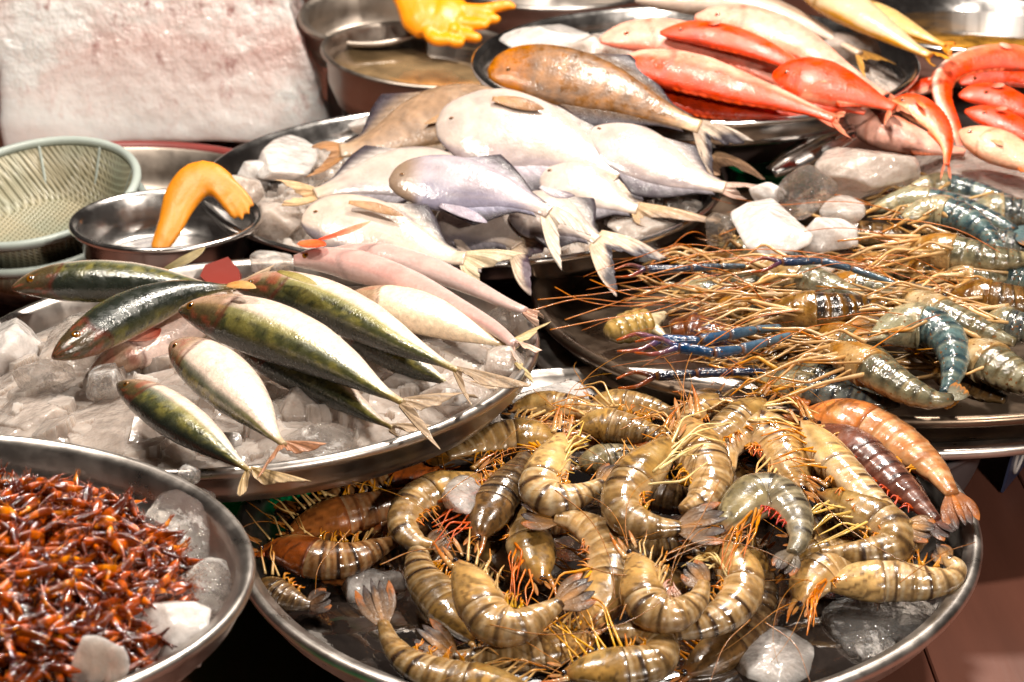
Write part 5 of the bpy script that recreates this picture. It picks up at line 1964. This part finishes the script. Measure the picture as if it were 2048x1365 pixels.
# half buried ones that fill the gaps of the heap
for q_, (pp, w_, sd_, hh, tn) in enumerate([
    ([(1150, 1180), (1200, 1150), (1250, 1125), (1310, 1110), (1350, 1120)], 34, -1, H0, 'dark'),
    ([(1480, 1000), (1460, 960), (1440, 920), (1430, 880)], 34, 1, .004, 'dark'),
    ([(1000, 1010), (1040, 1040), (1090, 1050), (1150, 1060)], 34, -1, -.006, 'rust'),
    ([(1580, 1080), (1640, 1060), (1700, 1060), (1750, 1080)], 34, 1, -.010, 'dark'),
    ([(1230, 900), (1290, 890), (1350, 900), (1400, 930)], 34, 1, .008, 'rust'),
    ([(900, 1000), (920, 1050), (900, 1100), (870, 1130)], 32, 1, H0, 'dark'),
    ([(1700, 1140), (1760, 1120), (1820, 1090), (1860, 1060)], 30, 1, H0, 'dark'),
    ([(1020, 860), (1080, 870), (1140, 880), (1200, 890)], 28, 1, .004, 'rust'),
    ([(1380, 1190), (1330, 1170), (1290, 1180), (1240, 1210)], 32, -1, H0, 'dark'),
    ([(1060, 1310), (1130, 1300), (1200, 1290), (1260, 1300)], 32, -1, H0, 'dark'),
    ([(760, 1010), (820, 1000), (880, 985), (940, 960)], 30, -1, -.010, 'olive'),
    ([(700, 1060), (760, 1050), (820, 1050), (860, 1070)], 28, 1, H0, 'rust'),
    ([(1180, 800), (1240, 806), (1300, 816), (1360, 834)], 24, 1, .010, 'olive'),
    ([(1440, 790), (1400, 820), (1370, 850), (1340, 860)], 24, -1, .018, 'tan'),
    ([(1560, 830), (1580, 880), (1620, 930), (1660, 960)], 30, 1, .010, 'rust'),
    ([(1530, 1100), (1500, 1130), (1490, 1180), (1500, 1230)], 32, 1, -.006, 'olive'),
    ([(1000, 1150), (980, 1110), (990, 1070), (1030, 1050)], 30, -1, -.012, 'dark'),
    ([(1720, 900), (1780, 940), (1830, 990), (1860, 1030)], 26, 1, .004, 'wine'),
    ([(1250, 970), (1310, 990), (1370, 1000), (1420, 980)], 32, -1, .004, 'dark'),
]):
    prawn('prawn half buried in the gaps of the prawn heap', pp, w_, sd_, hh, None, tn, 150 + q_, legs=4, antennae=1, rost=False)

# ------------------------------------------------------------------ river prawns
GV = 'river prawns heaped on the broad tray'
RTONE = {
    'amber': dict(cara=(.40, .19, .055), car2=(.56, .36, .17), abd=(.15, .135, .085), band=(.05, .045, .03), pale=(.66, .50, .28)),
    'teal': dict(cara=(.32, .30, .20), car2=(.50, .42, .26), abd=(.085, .13, .13), band=(.015, .035, .05), pale=(.46, .46, .34)),
    'cream': dict(cara=(.46, .29, .13), car2=(.62, .48, .30), abd=(.20, .185, .125), band=(.10, .07, .03), pale=(.70, .58, .36)),
    'black': dict(cara=(.20, .10, .03), car2=(.36, .20, .07), abd=(.018, .014, .012), band=(.22, .10, .02), pale=(.3, .18, .08)),
    'brown': dict(cara=(.16, .07, .02), car2=(.28, .15, .05), abd=(.14, .075, .03), band=(.03, .02, .012), pale=(.42, .26, .12)),
    'grey': dict(cara=(.26, .25, .18), car2=(.42, .33, .18), abd=(.10, .11, .10), band=(.015, .02, .03), pale=(.40, .36, .26)),
}


def col_river(seed, tone, part):
    T = RTONE[tone]

    def cf(S, U, V):
        n1 = nz(S, V, 18, 5, seed)
        n2 = nz(S, V, 60, 13, seed + 1)
        if part == 'c':
            c = mixc(np.array(T['cara']) + 0 * S[..., None], T['car2'], sm(n1, -.5, .6))
            c = mixc(c, np.array(T['cara']) * .45, sm(n2 + .6 * n1, .5, 1.0) * .7)
            c = mixc(c, T['pale'], sm(-U, .2, .8) * .6)
            return c
        c = mixc(np.array(T['abd']) * .8 + 0 * S[..., None], np.array(T['abd']) * 1.3, sm(n1, -.6, .6))
        for i in range(6):
            f = (S - SEG[i]) / (SEG[i + 1] - SEG[i]) + .04 * n1
            c = mixc(c, T['band'], np.exp(-((f - .9) / .16) ** 2) * .85)
            c = mixc(c, T['pale'], np.exp(-((f - .12) / .08) ** 2) * .4 * sm(U, -.6, .2))
        c = mixc(c, T['pale'], sm(-U, .3, .9) * .6)
        c = mixc(c, T['band'], sm(n2, .35, .7) * .35)
        return c
    return cf


def claw(root, pl, pts, w, c0, c1, lift, tipcol=(.50, .12, .03)):
    w = w * 1.45
    lift = lift + .006
    """one long blue claw arm: arm joints, hand and two fingers"""
    q = [np.array(p, float) for p in pts]
    mb = MB()
    dist = (pl.p - CAM) @ FW
    L = [pl.hit(*p) + pl.n * z for p, z in zip(q, np.linspace(lift * .4, lift, len(q)))]
    n = len(L)
    for i in range(n - 1):
        last = i == n - 2
        r = w * dist / F * (.8 if i == 0 else 1.0)
        A, B = L[i], L[i + 1]
        d = B - A
        ss = np.linspace(0, 1, 12)
        prof = np.interp(ss, [0, .08, .5, .9, 1], [.62, .78, .9, 1.0, .66])
        T_ = unit(d)
        a = unit(np.cross(T_, pl.n))
        b = np.cross(a, T_)
        ph = np.linspace(0, 2 * math.pi, 12, endpoint=False)
        bumps = 1 + .035 * np.sin(ss[:, None] * 90 + 3 * ph[None])
        rings = (A + ss[:, None] * d)[:, None, :] + (r * prof[:, None] * bumps)[..., None] * (np.cos(ph)[None, :, None] * a + np.sin(ph)[None, :, None] * b)
        v, f = ring_mesh(rings)
        t = (i + ss) / (n - 1)
        c = mixc(np.array(c0) + 0 * t[:, None], c1, t)
        c = mixc(c, (.40, .16, .04), np.exp(-((ss - 1) / .05) ** 2) * .7)
        c = np.repeat(c, 12, axis=0)
        mb.add(v, f, np.concatenate([c, c[:1], c[-1:]]))
    o = mb.build('claw', MAT['river'], root)
    d = unit(q[-1] - q[-2])
    nn = np.array([-d[1], d[0]])
    for sg in (1, -1):
        mb = MB()
        tip = q[-1] + d * w * 7 + nn * w * .9 * sg
        md = q[-1] + d * w * 3.5 + nn * w * 1.3 * sg
        tube(mb, [pl.hit(*q[-1]) + pl.n * lift, pl.hit(*md) + pl.n * lift, pl.hit(*tip) + pl.n * lift * .9], w * .62 * dist / F, w * .2 * dist / F, c1, tipcol, 8, 16)
        mb.build('claw_finger', MAT['river'], o)


def river(label, pts, w, side, h, tone, seed, claws=(), legs=8, leg_len=4.0, fan=None, tilt=8, antennae=2, roll=40, k=.8, leg_dir=None, leg_col=((.58, .41, .24), (.46, .20, .07)), lift=None, ant_col=(.50, .15, .03)):
    r = random.Random(seed)
    w = w * 1.12
    legs = int(legs * 1.3)
    leg_len *= .8
    antennae = max(1, antennae - 1)
    pl = item_plane('river', pts[len(pts) // 2], h, tilt)
    s = Spine(pl, pts, w, P_PRAWN, k, 90, lift=lift)
    dist = (s.P[40] - CAM) @ FW
    root = thing('river_prawn', pl.p - np.array([0, 0, s.Th.max() * .8]), label, 'prawn', GV)
    phi0 = math.radians(180 - roll) if side > 0 else math.radians(roll)
    mb = MB()
    s.skin(mb, phi0, col_river(seed, tone, 'a'), 32, seg_shape, .36, 1.0)
    mb.build('abdomen', MAT['river'], root)
    mb = MB()
    s.skin(mb, phi0, col_river(seed, tone, 'c'), 32, lambda S, U, V: 1.07 + .03 * np.exp(-((S - .3) / .1) ** 2), 0, .40)
    car = mb.build('carapace', MAT['river'], root)
    q = s.q
    hd = unit(q[0] - q[6])
    if leg_dir is None:
        leg_dir = hd
    leg_dir = unit(np.array(leg_dir, float))
    nr = np.array([-hd[1], hd[0]])
    mb = MB()
    tip = q[0] + hd * w * 1.5 + nr * side * w * .3
    ss = Spine(pl, [q[8] + nr * side * w * .3, (q[4] + tip) / 2, tip], w * .15, [(0, 1), (.5, .75), (1, .1)], .6, 16, lift=[(0, .003), (1, .004)])
    ss.skin(mb, 0, lambda S, U, V: mixc(np.array(RTONE[tone]['cara']) + 0 * S[..., None], (.45, .14, .03), S), 8)
    mb.build('rostrum', MAT['river'], car)
    for sg in (1, -1):
        P, T3, D, A, Th, qq = s.at(.02)
        e = P - T3 * A * .6 + pl.n * Th * .6 + D * A * .45 * sg
        bm = bmesh.new()
        bmesh.ops.create_icosphere(bm, subdivisions=2, radius=4.2 * dist / F)
        me = MB()
        me.add([e + np.array(v.co[:]) for v in bm.verts], [tuple(v.index for v in f.verts) for f in bm.faces], np.array((.012, .010, .012)))
        bm.free()
        me.build('eye', MAT['eye'], root)
    for i in range(legs):
        sv = .06 + .32 * i / max(1, legs - 1)
        P, T3, D, A, Th, qq = s.at(sv)
        sgn = 1 if i % 2 else -1
        base = qq + nr * np.interp(sv, s.s, s.wpx) * .5 * sgn
        a = math.atan2(leg_dir[1], leg_dir[0]) + r.uniform(-.30, .30)
        dirq = np.array([math.cos(a), math.sin(a)])
        mb = MB()
        ld = Th * r.uniform(.1, .9)
        L = w * leg_len * r.uniform(.6, 1.15)
        leg_curve(mb, pl, base, dirq, L, r.uniform(-.8, .8), ld, ld + r.uniform(-.002, .006), ld + r.uniform(-.006, .004), r.uniform(2.8, 6.4), np.array(leg_col[0]) * r.uniform(.6, 1.1), mixc(np.array(leg_col[0]), leg_col[1], np.array(r.random())), dist)
        mb.build('leg', MAT['leg'], root)
    for i in range(antennae):
        a0 = math.atan2(leg_dir[1], leg_dir[0]) + r.uniform(-.35, .35)
        turn = r.uniform(-.8, .8)
        L = w * r.uniform(6, 11)
        p_ = [q[0]]
        for j in range(6):
            a0 += turn / 6
            p_.append(p_[-1] + np.array([math.cos(a0), math.sin(a0) * .6]) * L / 6)
        mb = MB()
        tube(mb, [pl.hit(*p) + pl.n * z for p, z in zip(p_, (.006, .016, .02, .018, .012, .008, .004))], 1.15 * dist / F, .5 * dist / F, ant_col, (.52, .13, .02), 5, 40)
        mb.build('antenna', MAT['leg'], root)
    if fan is not None:
        b0 = q[-1]
        ax = np.array(fan, float) - b0
        L = np.linalg.norm(ax)
        ax /= L
        nn = np.array([-ax[1], ax[0]])
        for sp in (-.4, -.15, .15, .4):
            tp = b0 + ax * L * (1 - .2 * abs(sp)) + nn * L * sp
            leaf_fin(root, 'tail_blade', pl, [b0 - ax * 3, (b0 + tp) / 2 + nn * sp * L * .15, tp], w * .32, RTONE[tone]['abd'], RTONE[tone]['band'], .16, n=14, edge=(.30, .12, .03))
    for cl in claws:
        claw(root, pl, cl[0], cl[1], cl[2], cl[3], cl[4])
    return root


BL = ((.11, .17, .21), (.008, .040, .14))
BD = ((.10, .14, .17), (.012, .03, .09))
river('bluish banded river prawn at the back right under the red fish', [(1790, 400), (1840, 380), (1895, 374), (1950, 386), (2010, 402), (2060, 410)], 24, 1, .016, 'teal', 201, legs=4, leg_len=2.5)
river('dark river prawn behind, cut by the right edge at the top', [(1930, 432), (1990, 424), (2050, 428), (2120, 440)], 30, 1, .014, 'grey', 202, legs=4)
river('grey blue river prawn with a round clear shell plate, upper right', [(1740, 420), (1800, 408), (1860, 408), (1920, 420), (1985, 440), (2030, 462)], 28, 1, .026, 'teal', 203, legs=5, leg_len=2.6, fan=(2070, 480))
river('teal river prawn arched with a bright rim, upper right', [(1800, 440), (1860, 424), (1920, 434), (1965, 462), (1995, 498), (2004, 520)], 28, 1, .034, 'teal', 204, legs=4, leg_len=2.4, roll=60)
river('amber shelled river prawn with cream legs, upper right', [(1800, 498), (1850, 500), (1910, 508), (1970, 518), (2030, 520), (2075, 518)], 32, 1, .032, 'amber', 205, legs=10, leg_len=5.0, leg_dir=(-1, .06))
river('pale river prawn end between amber and brown ones at right', [(1880, 556), (1930, 552), (1985, 552), (2040, 546)], 24, 1, .020, 'cream', 206, legs=6, leg_len=5)
river('glossy brown river prawn cut by the right edge', [(1890, 596), (1950, 598), (2010, 604), (2070, 604), (2120, 600)], 34, 1, .026, 'brown', 207, legs=5, leg_len=2.5)
river('grey slim river prawn at the left back by the pomfret tray', [(1420, 492), (1480, 498), (1540, 508), (1600, 516), (1650, 520)], 18, 1, .000, 'grey', 208, legs=6, leg_len=3, leg_dir=(-1, .2))
river('tan river prawn with a cream legged head, right of centre', [(1790, 576), (1840, 606), (1895, 634), (1950, 656), (2000, 676), (2030, 686)], 28, 1, .030, 'cream', 209, legs=10, leg_len=6.0, leg_dir=(-1, -.12), claws=[([(1790, 585), (1700, 562), (1640, 556), (1560, 566)], 6.5, BL[0], BD[1], .012)])
river('tan river prawn with a pale stalked head, centre', [(1500, 540), (1570, 546), (1630, 564), (1690, 590), (1735, 606), (1765, 622)], 28, 1, .026, 'cream', 210, legs=9, leg_len=5, leg_dir=(-1, .02), claws=[([(1490, 545), (1440, 552), (1380, 562), (1290, 570)], 6, BD[0], (.01, .02, .06), .008)])
river('black tailed river prawn with amber head in the middle', [(1530, 618), (1590, 622), (1650, 622), (1700, 618), (1745, 618), (1775, 640)], 33, 1, .034, 'black', 211, legs=11, leg_len=5.5, leg_dir=(-1, .0), fan=(1700, 660))
river('translucent tan river prawn at the right rim', [(1910, 690), (1960, 716), (2010, 744), (2060, 768), (2100, 780)], 38, 1, .014, 'cream', 212, legs=6, leg_len=2.5, leg_dir=(-1, -.1))
river('pale and blue curled river prawn in front at right', [(1740, 678), (1800, 656), (1850, 654), (1892, 678), (1908, 720), (1902, 762), (1890, 790)], 38, -1, .026, 'teal', 213, legs=7, leg_len=3, leg_dir=(-1, .05), roll=30, fan=(1905, 815))
river('greenish river prawn under the two blue claws', [(1620, 650), (1680, 676), (1735, 708), (1780, 735), (1810, 752)], 28, 1, .016, 'amber', 214, legs=11, leg_len=5.5, leg_dir=(-1, .10), claws=[([(1560, 672), (1510, 684), (1455, 700), (1398, 718), (1320, 724)], 8.5, (.12, .18, .22), (.010, .055, .16), .012)])
river('mottled orange river prawn with two blue claws, front centre', [(1640, 694), (1700, 716), (1765, 752), (1820, 784), (1868, 800), (1905, 798)], 34, 1, .020, 'amber', 215, legs=12, leg_len=5.5, leg_dir=(-1, .02), claws=[([(1580, 690), (1530, 712), (1480, 734), (1426, 748), (1356, 744)], 8.5, (.12, .18, .22), (.010, .055, .16), .014)], fan=(1925, 770))
river('small grey river prawn lying along the front rim', [(1500, 760), (1560, 768), (1620, 784), (1680, 796), (1740, 806), (1800, 808)], 30, 1, .004, 'grey', 216, legs=7, leg_len=4, leg_dir=(-1, .06), claws=[([(1530, 755), (1460, 762), (1390, 770), (1310, 782)], 7.5, (.02, .04, .10), (.012, .014, .025), .006)], leg_col=((.70, .42, .18), (.66, .24, .06)))
for q_, (pp, w_, hh, tn) in enumerate([
    ([(1500, 600), (1580, 590), (1660, 588), (1740, 590)], 30, .004, 'brown'),
    ([(1680, 540), (1750, 540), (1820, 548), (1890, 560)], 30, .008, 'amber'),
    ([(1760, 620), (1830, 640), (1900, 660), (1960, 700)], 32, .008, 'brown'),
    ([(1600, 470), (1680, 470), (1760, 470), (1840, 476)], 26, .010, 'brown'),
    ([(1520, 680), (1600, 700), (1680, 720), (1750, 740)], 26, -.004, 'brown'),
    ([(1850, 730), (1910, 750), (1960, 780), (2010, 800)], 28, -.006, 'brown'),
    ([(1900, 470), (1960, 480), (2030, 490), (2090, 500)], 26, .010, 'grey'),
    ([(1440, 560), (1500, 570), (1560, 575), (1630, 580)], 24, -.006, 'grey'),
    ([(1330, 580), (1400, 584), (1470, 590), (1540, 600)], 22, -.010, 'grey'),
    ([(1420, 610), (1490, 616), (1560, 622), (1620, 630)], 24, .002, 'amber'),
    ([(1480, 700), (1550, 716), (1620, 734), (1690, 752)], 24, -.008, 'brown'),
    ([(1640, 560), (1700, 572), (1770, 584), (1830, 596)], 26, .020, 'amber'),
    ([(1460, 640), (1530, 645), (1600, 650), (1670, 660)], 26, -.006, 'brown'),
    ([(1400, 520), (1460, 530), (1530, 535), (1600, 540)], 22, -.004, 'brown'),
    ([(1560, 740), (1620, 752), (1690, 768), (1750, 780)], 24, -.010, 'grey'),
    ([(1700, 600), (1760, 600), (1830, 590), (1890, 580)], 28, .014, 'grey'),
    ([(1780, 540), (1840, 545), (1900, 555), (1960, 570)], 26, .016, 'amber'),
    ([(1960, 540), (2010, 550), (2060, 560), (2110, 570)], 28, .016, 'teal'),
    ([(1960, 640), (2010, 650), (2060, 660), (2110, 665)], 30, .018, 'grey'),
    ([(1930, 600), (1970, 650), (1990, 700), (2000, 740)], 26, .010, 'teal'),
]):
    river('river prawn mostly buried under the others of the broad tray', pp, w_, 1, hh, tn, 240 + q_, legs=9, leg_len=6, leg_dir=(-1, .03))

# long loose feelers lying across the river prawns
for q_, (pp, hh) in enumerate([
    ([(1745, 438), (1830, 442), (1920, 462), (2000, 505)], .060), ([(1290, 552), (1400, 526), (1520, 514), (1640, 516), (1760, 545)], .050),
    ([(1100, 660), (1200, 640), (1310, 622), (1420, 585), (1540, 568)], .030), ([(1075, 600), (1180, 590), (1300, 575), (1400, 572)], .020),
    ([(1060, 622), (1160, 598), (1260, 606), (1400, 600)], .016), ([(1130, 640), (1250, 600), (1380, 560), (1500, 540)], .022),
    ([(1180, 560), (1260, 590), (1360, 600), (1460, 640)], .026), ([(1740, 700), (1820, 650), (1880, 630)], .045), ([(1400, 700), (1500, 640), (1600, 620)], .04),
    ([(1110, 575), (1160, 600), (1230, 612), (1330, 610)], .014), ([(1440, 470), (1520, 440), (1600, 420)], .03), ([(1300, 530), (1420, 505), (1560, 500), (1700, 520), (1830, 560)], .048)]):
    pl = item_plane('river', pp[len(pp) // 2], hh, 8)
    mb = MB()
    tube(mb, [pl.hit(*p) for p in pp], .00048, .00026, (.62, .20, .03), (.50, .10, .015), 5, 40)
    tag(mb.build('feeler', MAT['leg'], origin=pl.p), 'loose thin orange feeler lying across the river prawns', 'feeler', 'loose feelers on the river prawns')

for q_, (pp, hh) in enumerate([
    ([(1240, 1240), (1270, 1160), (1290, 1080), (1300, 1020)], .034), ([(1160, 1130), (1260, 1150), (1380, 1100), (1480, 1060)], .036), ([(1500, 1240), (1450, 1290), (1420, 1365)], .012),
    ([(1530, 1245), (1590, 1290), (1620, 1365)], .010), ([(880, 1000), (930, 960), (990, 930), (1060, 935)], .036), ([(700, 1060), (640, 1130), (630, 1190)], .010),
    ([(980, 1250), (1100, 1270), (1240, 1250), (1360, 1180)], .030), ([(1330, 1110), (1420, 1080), (1520, 1100), (1600, 1140)], .042), ([(1620, 980), (1700, 1060), (1800, 1120), (1870, 1150)], .036),
    ([(1800, 1165), (1880, 1110), (1950, 1085)], .020), ([(760, 1130), (840, 1100), (940, 1110), (1000, 1150)], .022), ([(1110, 980), (1180, 1040), (1220, 1120), (1230, 1200)], .040),
    ([(1440, 960), (1400, 1040), (1350, 1120), (1340, 1200)], .046), ([(1240, 860), (1320, 820), (1420, 800), (1520, 790)], .044)]):
    pl = item_plane('prawn', pp[len(pp) // 2], hh, 8)
    mb = MB()
    tube(mb, [pl.hit(*p) for p in pp], .00042, .00022, (.36, .15, .04), (.20, .08, .03), 5, 40)
    tag(mb.build('feeler', MAT['leg'], origin=pl.p), 'loose thin brown feeler lying across the tiger prawns', 'feeler', 'loose feelers on the tiger prawns')

# yellow striped tail piece and the purple shell beside it
def tail_piece():
    pl = item_plane('river', (1270, 655), -.008, 15)
    s = Spine(pl, [(1212, 668), (1240, 660), (1270, 652), (1300, 645)], 34, [(0, .35), (.15, .75), (.5, .95), (.8, 1), (1, .8)], .8, 40)
    root = thing('prawn_tail', pl.p - np.array([0, 0, .01]), 'yellow striped prawn tail with white meat, lying alone at the left of the broad tray', 'prawn tail')

    def cf(S, U, V):
        st = .5 + .5 * np.sin(S * 34)
        return mixc(np.array((.52, .34, .12)) + 0 * S[..., None], (.20, .13, .03), sm(st, .55, .95) * .85)
    mb = MB()
    s.skin(mb, 0, cf, 26, lambda S, U, V: 1 + .04 * np.sin(S * 34))
    mb.build('shell', MAT['prawn'], root)
    mb = MB()
    blob(mb, pl, [(1295, 650), (1312, 640), (1330, 628)], 20, [(0, 1), (.5, .8), (1, .35)], .8)
    blob(mb, pl, [(1300, 655), (1318, 664), (1338, 684)], 14, [(0, 1), (.5, .6), (1, .2)], .8)
    o = mb.build('meat', MAT['pale'], root)
    o.data.color_attributes['Col'].data.foreach_set('color', [c for _ in o.data.vertices for c in (.84, .70, .48, 1)])
    pl = item_plane('river', (1410, 668), -.006, 12)
    s = Spine(pl, [(1340, 662), (1380, 660), (1425, 672), (1475, 690)], 36, [(0, .5), (.3, 1), (.7, .95), (1, .4)], .7, 40)
    mb = MB()

    def cf2(S, U, V):
        n_ = nz(S, V, 30, 8, 5)
        c = mixc(np.array((.20, .07, .035)) + 0 * S[..., None], (.045, .03, .045), sm(S + .3 * n_, .3, .6))
        return mixc(c, (.40, .14, .05), sm(nz(S, V, 60, 20, 9), .5, .8) * .7)
    s.skin(mb, 0, cf2, 26, lambda S, U, V: 1 + .05 * np.sin(S * 26))
    tag(mb.build('cut_prawn', MAT['river'], origin=pl.p), 'dark purple cut prawn beside the yellow striped tail', 'prawn head')


tail_piece()


# ------------------------------------------------------------------ dark red glazed heap
def small_proto(seed, col0, col1):
    """a small glazed prawn about 3 cm long along +X, curled, with legs and a tail"""
    r = random.Random(seed)
    L = .024
    n = 20
    t = np.linspace(0, 1, n)
    bend = r.uniform(.35, 1.1)
    ang = (t - .4) * bend
    x = np.cumsum(np.cos(ang)) / n * L * 1.0
    z = np.cumsum(np.sin(ang)) / n * L
    P = np.stack([x - x.mean(), np.zeros(n), z - z.mean()], -1)
    T_ = unit(np.gradient(P, axis=0))
    B = np.array([0, 1.0, 0])
    A = np.cross(T_, B)
    rad = .00275 * np.interp(t, [0, .06, .2, .36, .46, .62, .8, .93, 1], [.15, .45, .85, 1.05, 1.0, .85, .6, .3, .35])
    rad *= 1 + .07 * np.sin(t * 52) * (t > .4)
    ph = np.linspace(0, 2 * math.pi, 12, endpoint=False)
    rings = P[:, None, :] + rad[:, None, None] * (np.cos(ph)[None, :, None] * A[:, None, :] * 1.15 + np.sin(ph)[None, :, None] * B * .72)
    v, f = ring_mesh(rings)
    c = mixc(np.array(col0) * .6 + 0 * t[:, None], np.array(col1) * 1.15, sm(np.sin(t * 8 + seed) + .4 * np.sin(t * 31), -.2, .9))
    c = np.repeat(c, 12, axis=0)
    mb = MB()
    mb.add(v, f, np.concatenate([c, c[:1], c[-1:]]))
    for i in range(2):
        j = int(n * (.12 + .12 * i))
        p = P[j]
        e = p + np.array([-.004 + .002 * r.random(), r.uniform(-.003, .003), .0052 + .002 * r.random()])
        tube(mb, [p, (p + e) / 2 + np.array([0, .001, .0006]), e], .00032, .00016, np.array(col1), np.array(col0), 4, 6)
    for sg in (-1, 1):
        e = P[-1] + T_[-1] * .0036 + B * .0016 * sg
        tube(mb, [P[-1], e], .0010, .0004, np.array(col0), np.array(col0) * .6, 6, 6)
        e = P[0] - T_[0] * .003 + B * .0012 * sg + np.array([0, 0, .001])
        tube(mb, [P[0], e], .00028, .00012, np.array(col1), np.array(col0), 4, 6)
    me_o = mb.build('glazed_shrimp', MAT['small'], origin=(0, 0, 0))
    return me_o


PAL = [((.17, .026, .006), (.42, .070, .009)), ((.11, .018, .006), (.28, .046, .008)), ((.28, .045, .007), (.58, .135, .015)), ((.075, .014, .006), (.19, .036, .008)),
       ((.18, .032, .007), (.44, .088, .012)), ((.13, .023, .007), (.33, .060, .009)), ((.32, .065, .010), (.62, .20, .03))]
protos = [small_proto(i, *PAL[i % 7]) for i in range(14)]


def heap():
    t = TR['small']
    n = unit([t[4], t[5], 1.0])
    a, b, n = frame(n)
    c = np.array(t[:3])
    r = random.Random(11)
    top = tray_plane('small', .020)
    cc = top.hit(-18, 1075)
    cc = cc - n * ((cc - c) @ n)
    ex, ey = (cc - c) @ a, (cc - c) @ b
    Rx, Ry = .104, .140

    def hz(x, y):
        q = ((x - ex) / Rx) ** 2 + ((y - ey) / Ry) ** 2
        return -.026 + .046 * max(0, 1 - q) ** .5, q
    # base mass so that no tray shows between them
    v, f, idx = [], [], {}
    M_ = 70
    for j in range(M_ + 1):
        for i in range(M_ + 1):
            x = ex + (i / M_ * 2 - 1) * Rx
            y = ey + (j / M_ * 2 - 1) * Ry
            z, q = hz(x, y)
            if q > 1 or math.hypot(x, y) > t[3] * .86:
                continue
            idx[(i, j)] = len(v)
            v.append(c + a * x + b * y + n * (z - .007 + .003 * mnoise.noise(Vector((x * 160, y * 160, 0)))))
    for (i, j) in idx:
        q = [(i, j), (i + 1, j), (i + 1, j + 1), (i, j + 1)]
        if all(k in idx for k in q):
            f.append(tuple(idx[k] for k in q))
    mb = MB()
    mb.add(v, f, np.array((.06, .012, .004)))
    r2 = random.Random(23)
    src = []
    for pr_ in protos:
        vv = np.array([q.co[:] for q in pr_.data.vertices])
        cc_ = np.array([q.color[:3] for q in pr_.data.color_attributes['Col'].data])
        src.append((vv, [tuple(q.vertices) for q in pr_.data.polygons], cc_))
    from mathutils import Euler
    for k in range(620):
        x = ex + r2.uniform(-1, 1) * Rx * 1.02
        y = ey + r2.uniform(-1, 1) * Ry * 1.02
        z, q = hz(x, y)
        if q > 1.04 or math.hypot(x, y) > t[3] * .90:
            continue
        p = c + a * x + b * y + n * (z + r2.uniform(-.006, .001))
        px, py = proj(p)
        if px < -30 or px > 480 or py > 1400:
            continue
        vv, ff, cc_ = src[r2.randrange(14)]
        e = np.array(Euler((r2.uniform(-.9, .9), r2.uniform(-.4, .4), r2.uniform(0, 6.28))).to_matrix())
        mb.add(p + (vv * r2.uniform(.75, 1.1)) @ e.T, ff, cc_ * r2.uniform(.55, 1.0))
    o = mb.build('shrimp_mass', MAT['small'], origin=c)
    tag(o, 'dense lower part of the glazed shrimp heap', 'shrimp heap', None, 'stuff')
    cnt = 0
    tries = 0
    pts = []
    while cnt < 292 and tries < 20000:
        tries += 1
        x = ex + r.uniform(-1, 1) * Rx * 1.03
        y = ey + r.uniform(-1, 1) * Ry * 1.03
        z, q = hz(x, y)
        if q > 1.06 or math.hypot(x, y) > t[3] * .90:
            continue
        p = c + a * x + b * y + n * (z + r.uniform(-.003, .005))
        px, py = proj(p)
        if px < -30 or px > 480 or py > 1400 or py < 820:
            continue
        if any((px - u) ** 2 + (1.6 * (py - w_)) ** 2 < 14 ** 2 for u, w_ in pts):
            continue
        pts.append((px, py))
        src = protos[r.randrange(14)]
        if cnt < 14:
            o = protos[cnt]
        else:
            o = src.copy()
            sc.collection.objects.link(o)
        slope = Vector((-(x - ex) / Rx * .35, -(y - ey) / Ry * .35, 1))
        o.location = [float(k) for k in p]
        o.rotation_euler = (r.uniform(-1.0, 1.0) + (math.pi if r.random() < .5 else 0), r.uniform(-.45, .45), r.uniform(0, 6.283))
        s_ = r.uniform(.75, 1.15)
        o.scale = (s_, s_ * r.uniform(.85, 1.1), s_)
        tag(o, 'small dark red glazed shrimp in the sticky heap at the bottom left', 'shrimp', 'glazed shrimps heaped at the bottom left')
        cnt += 1
    print('small shrimps', cnt)


heap()
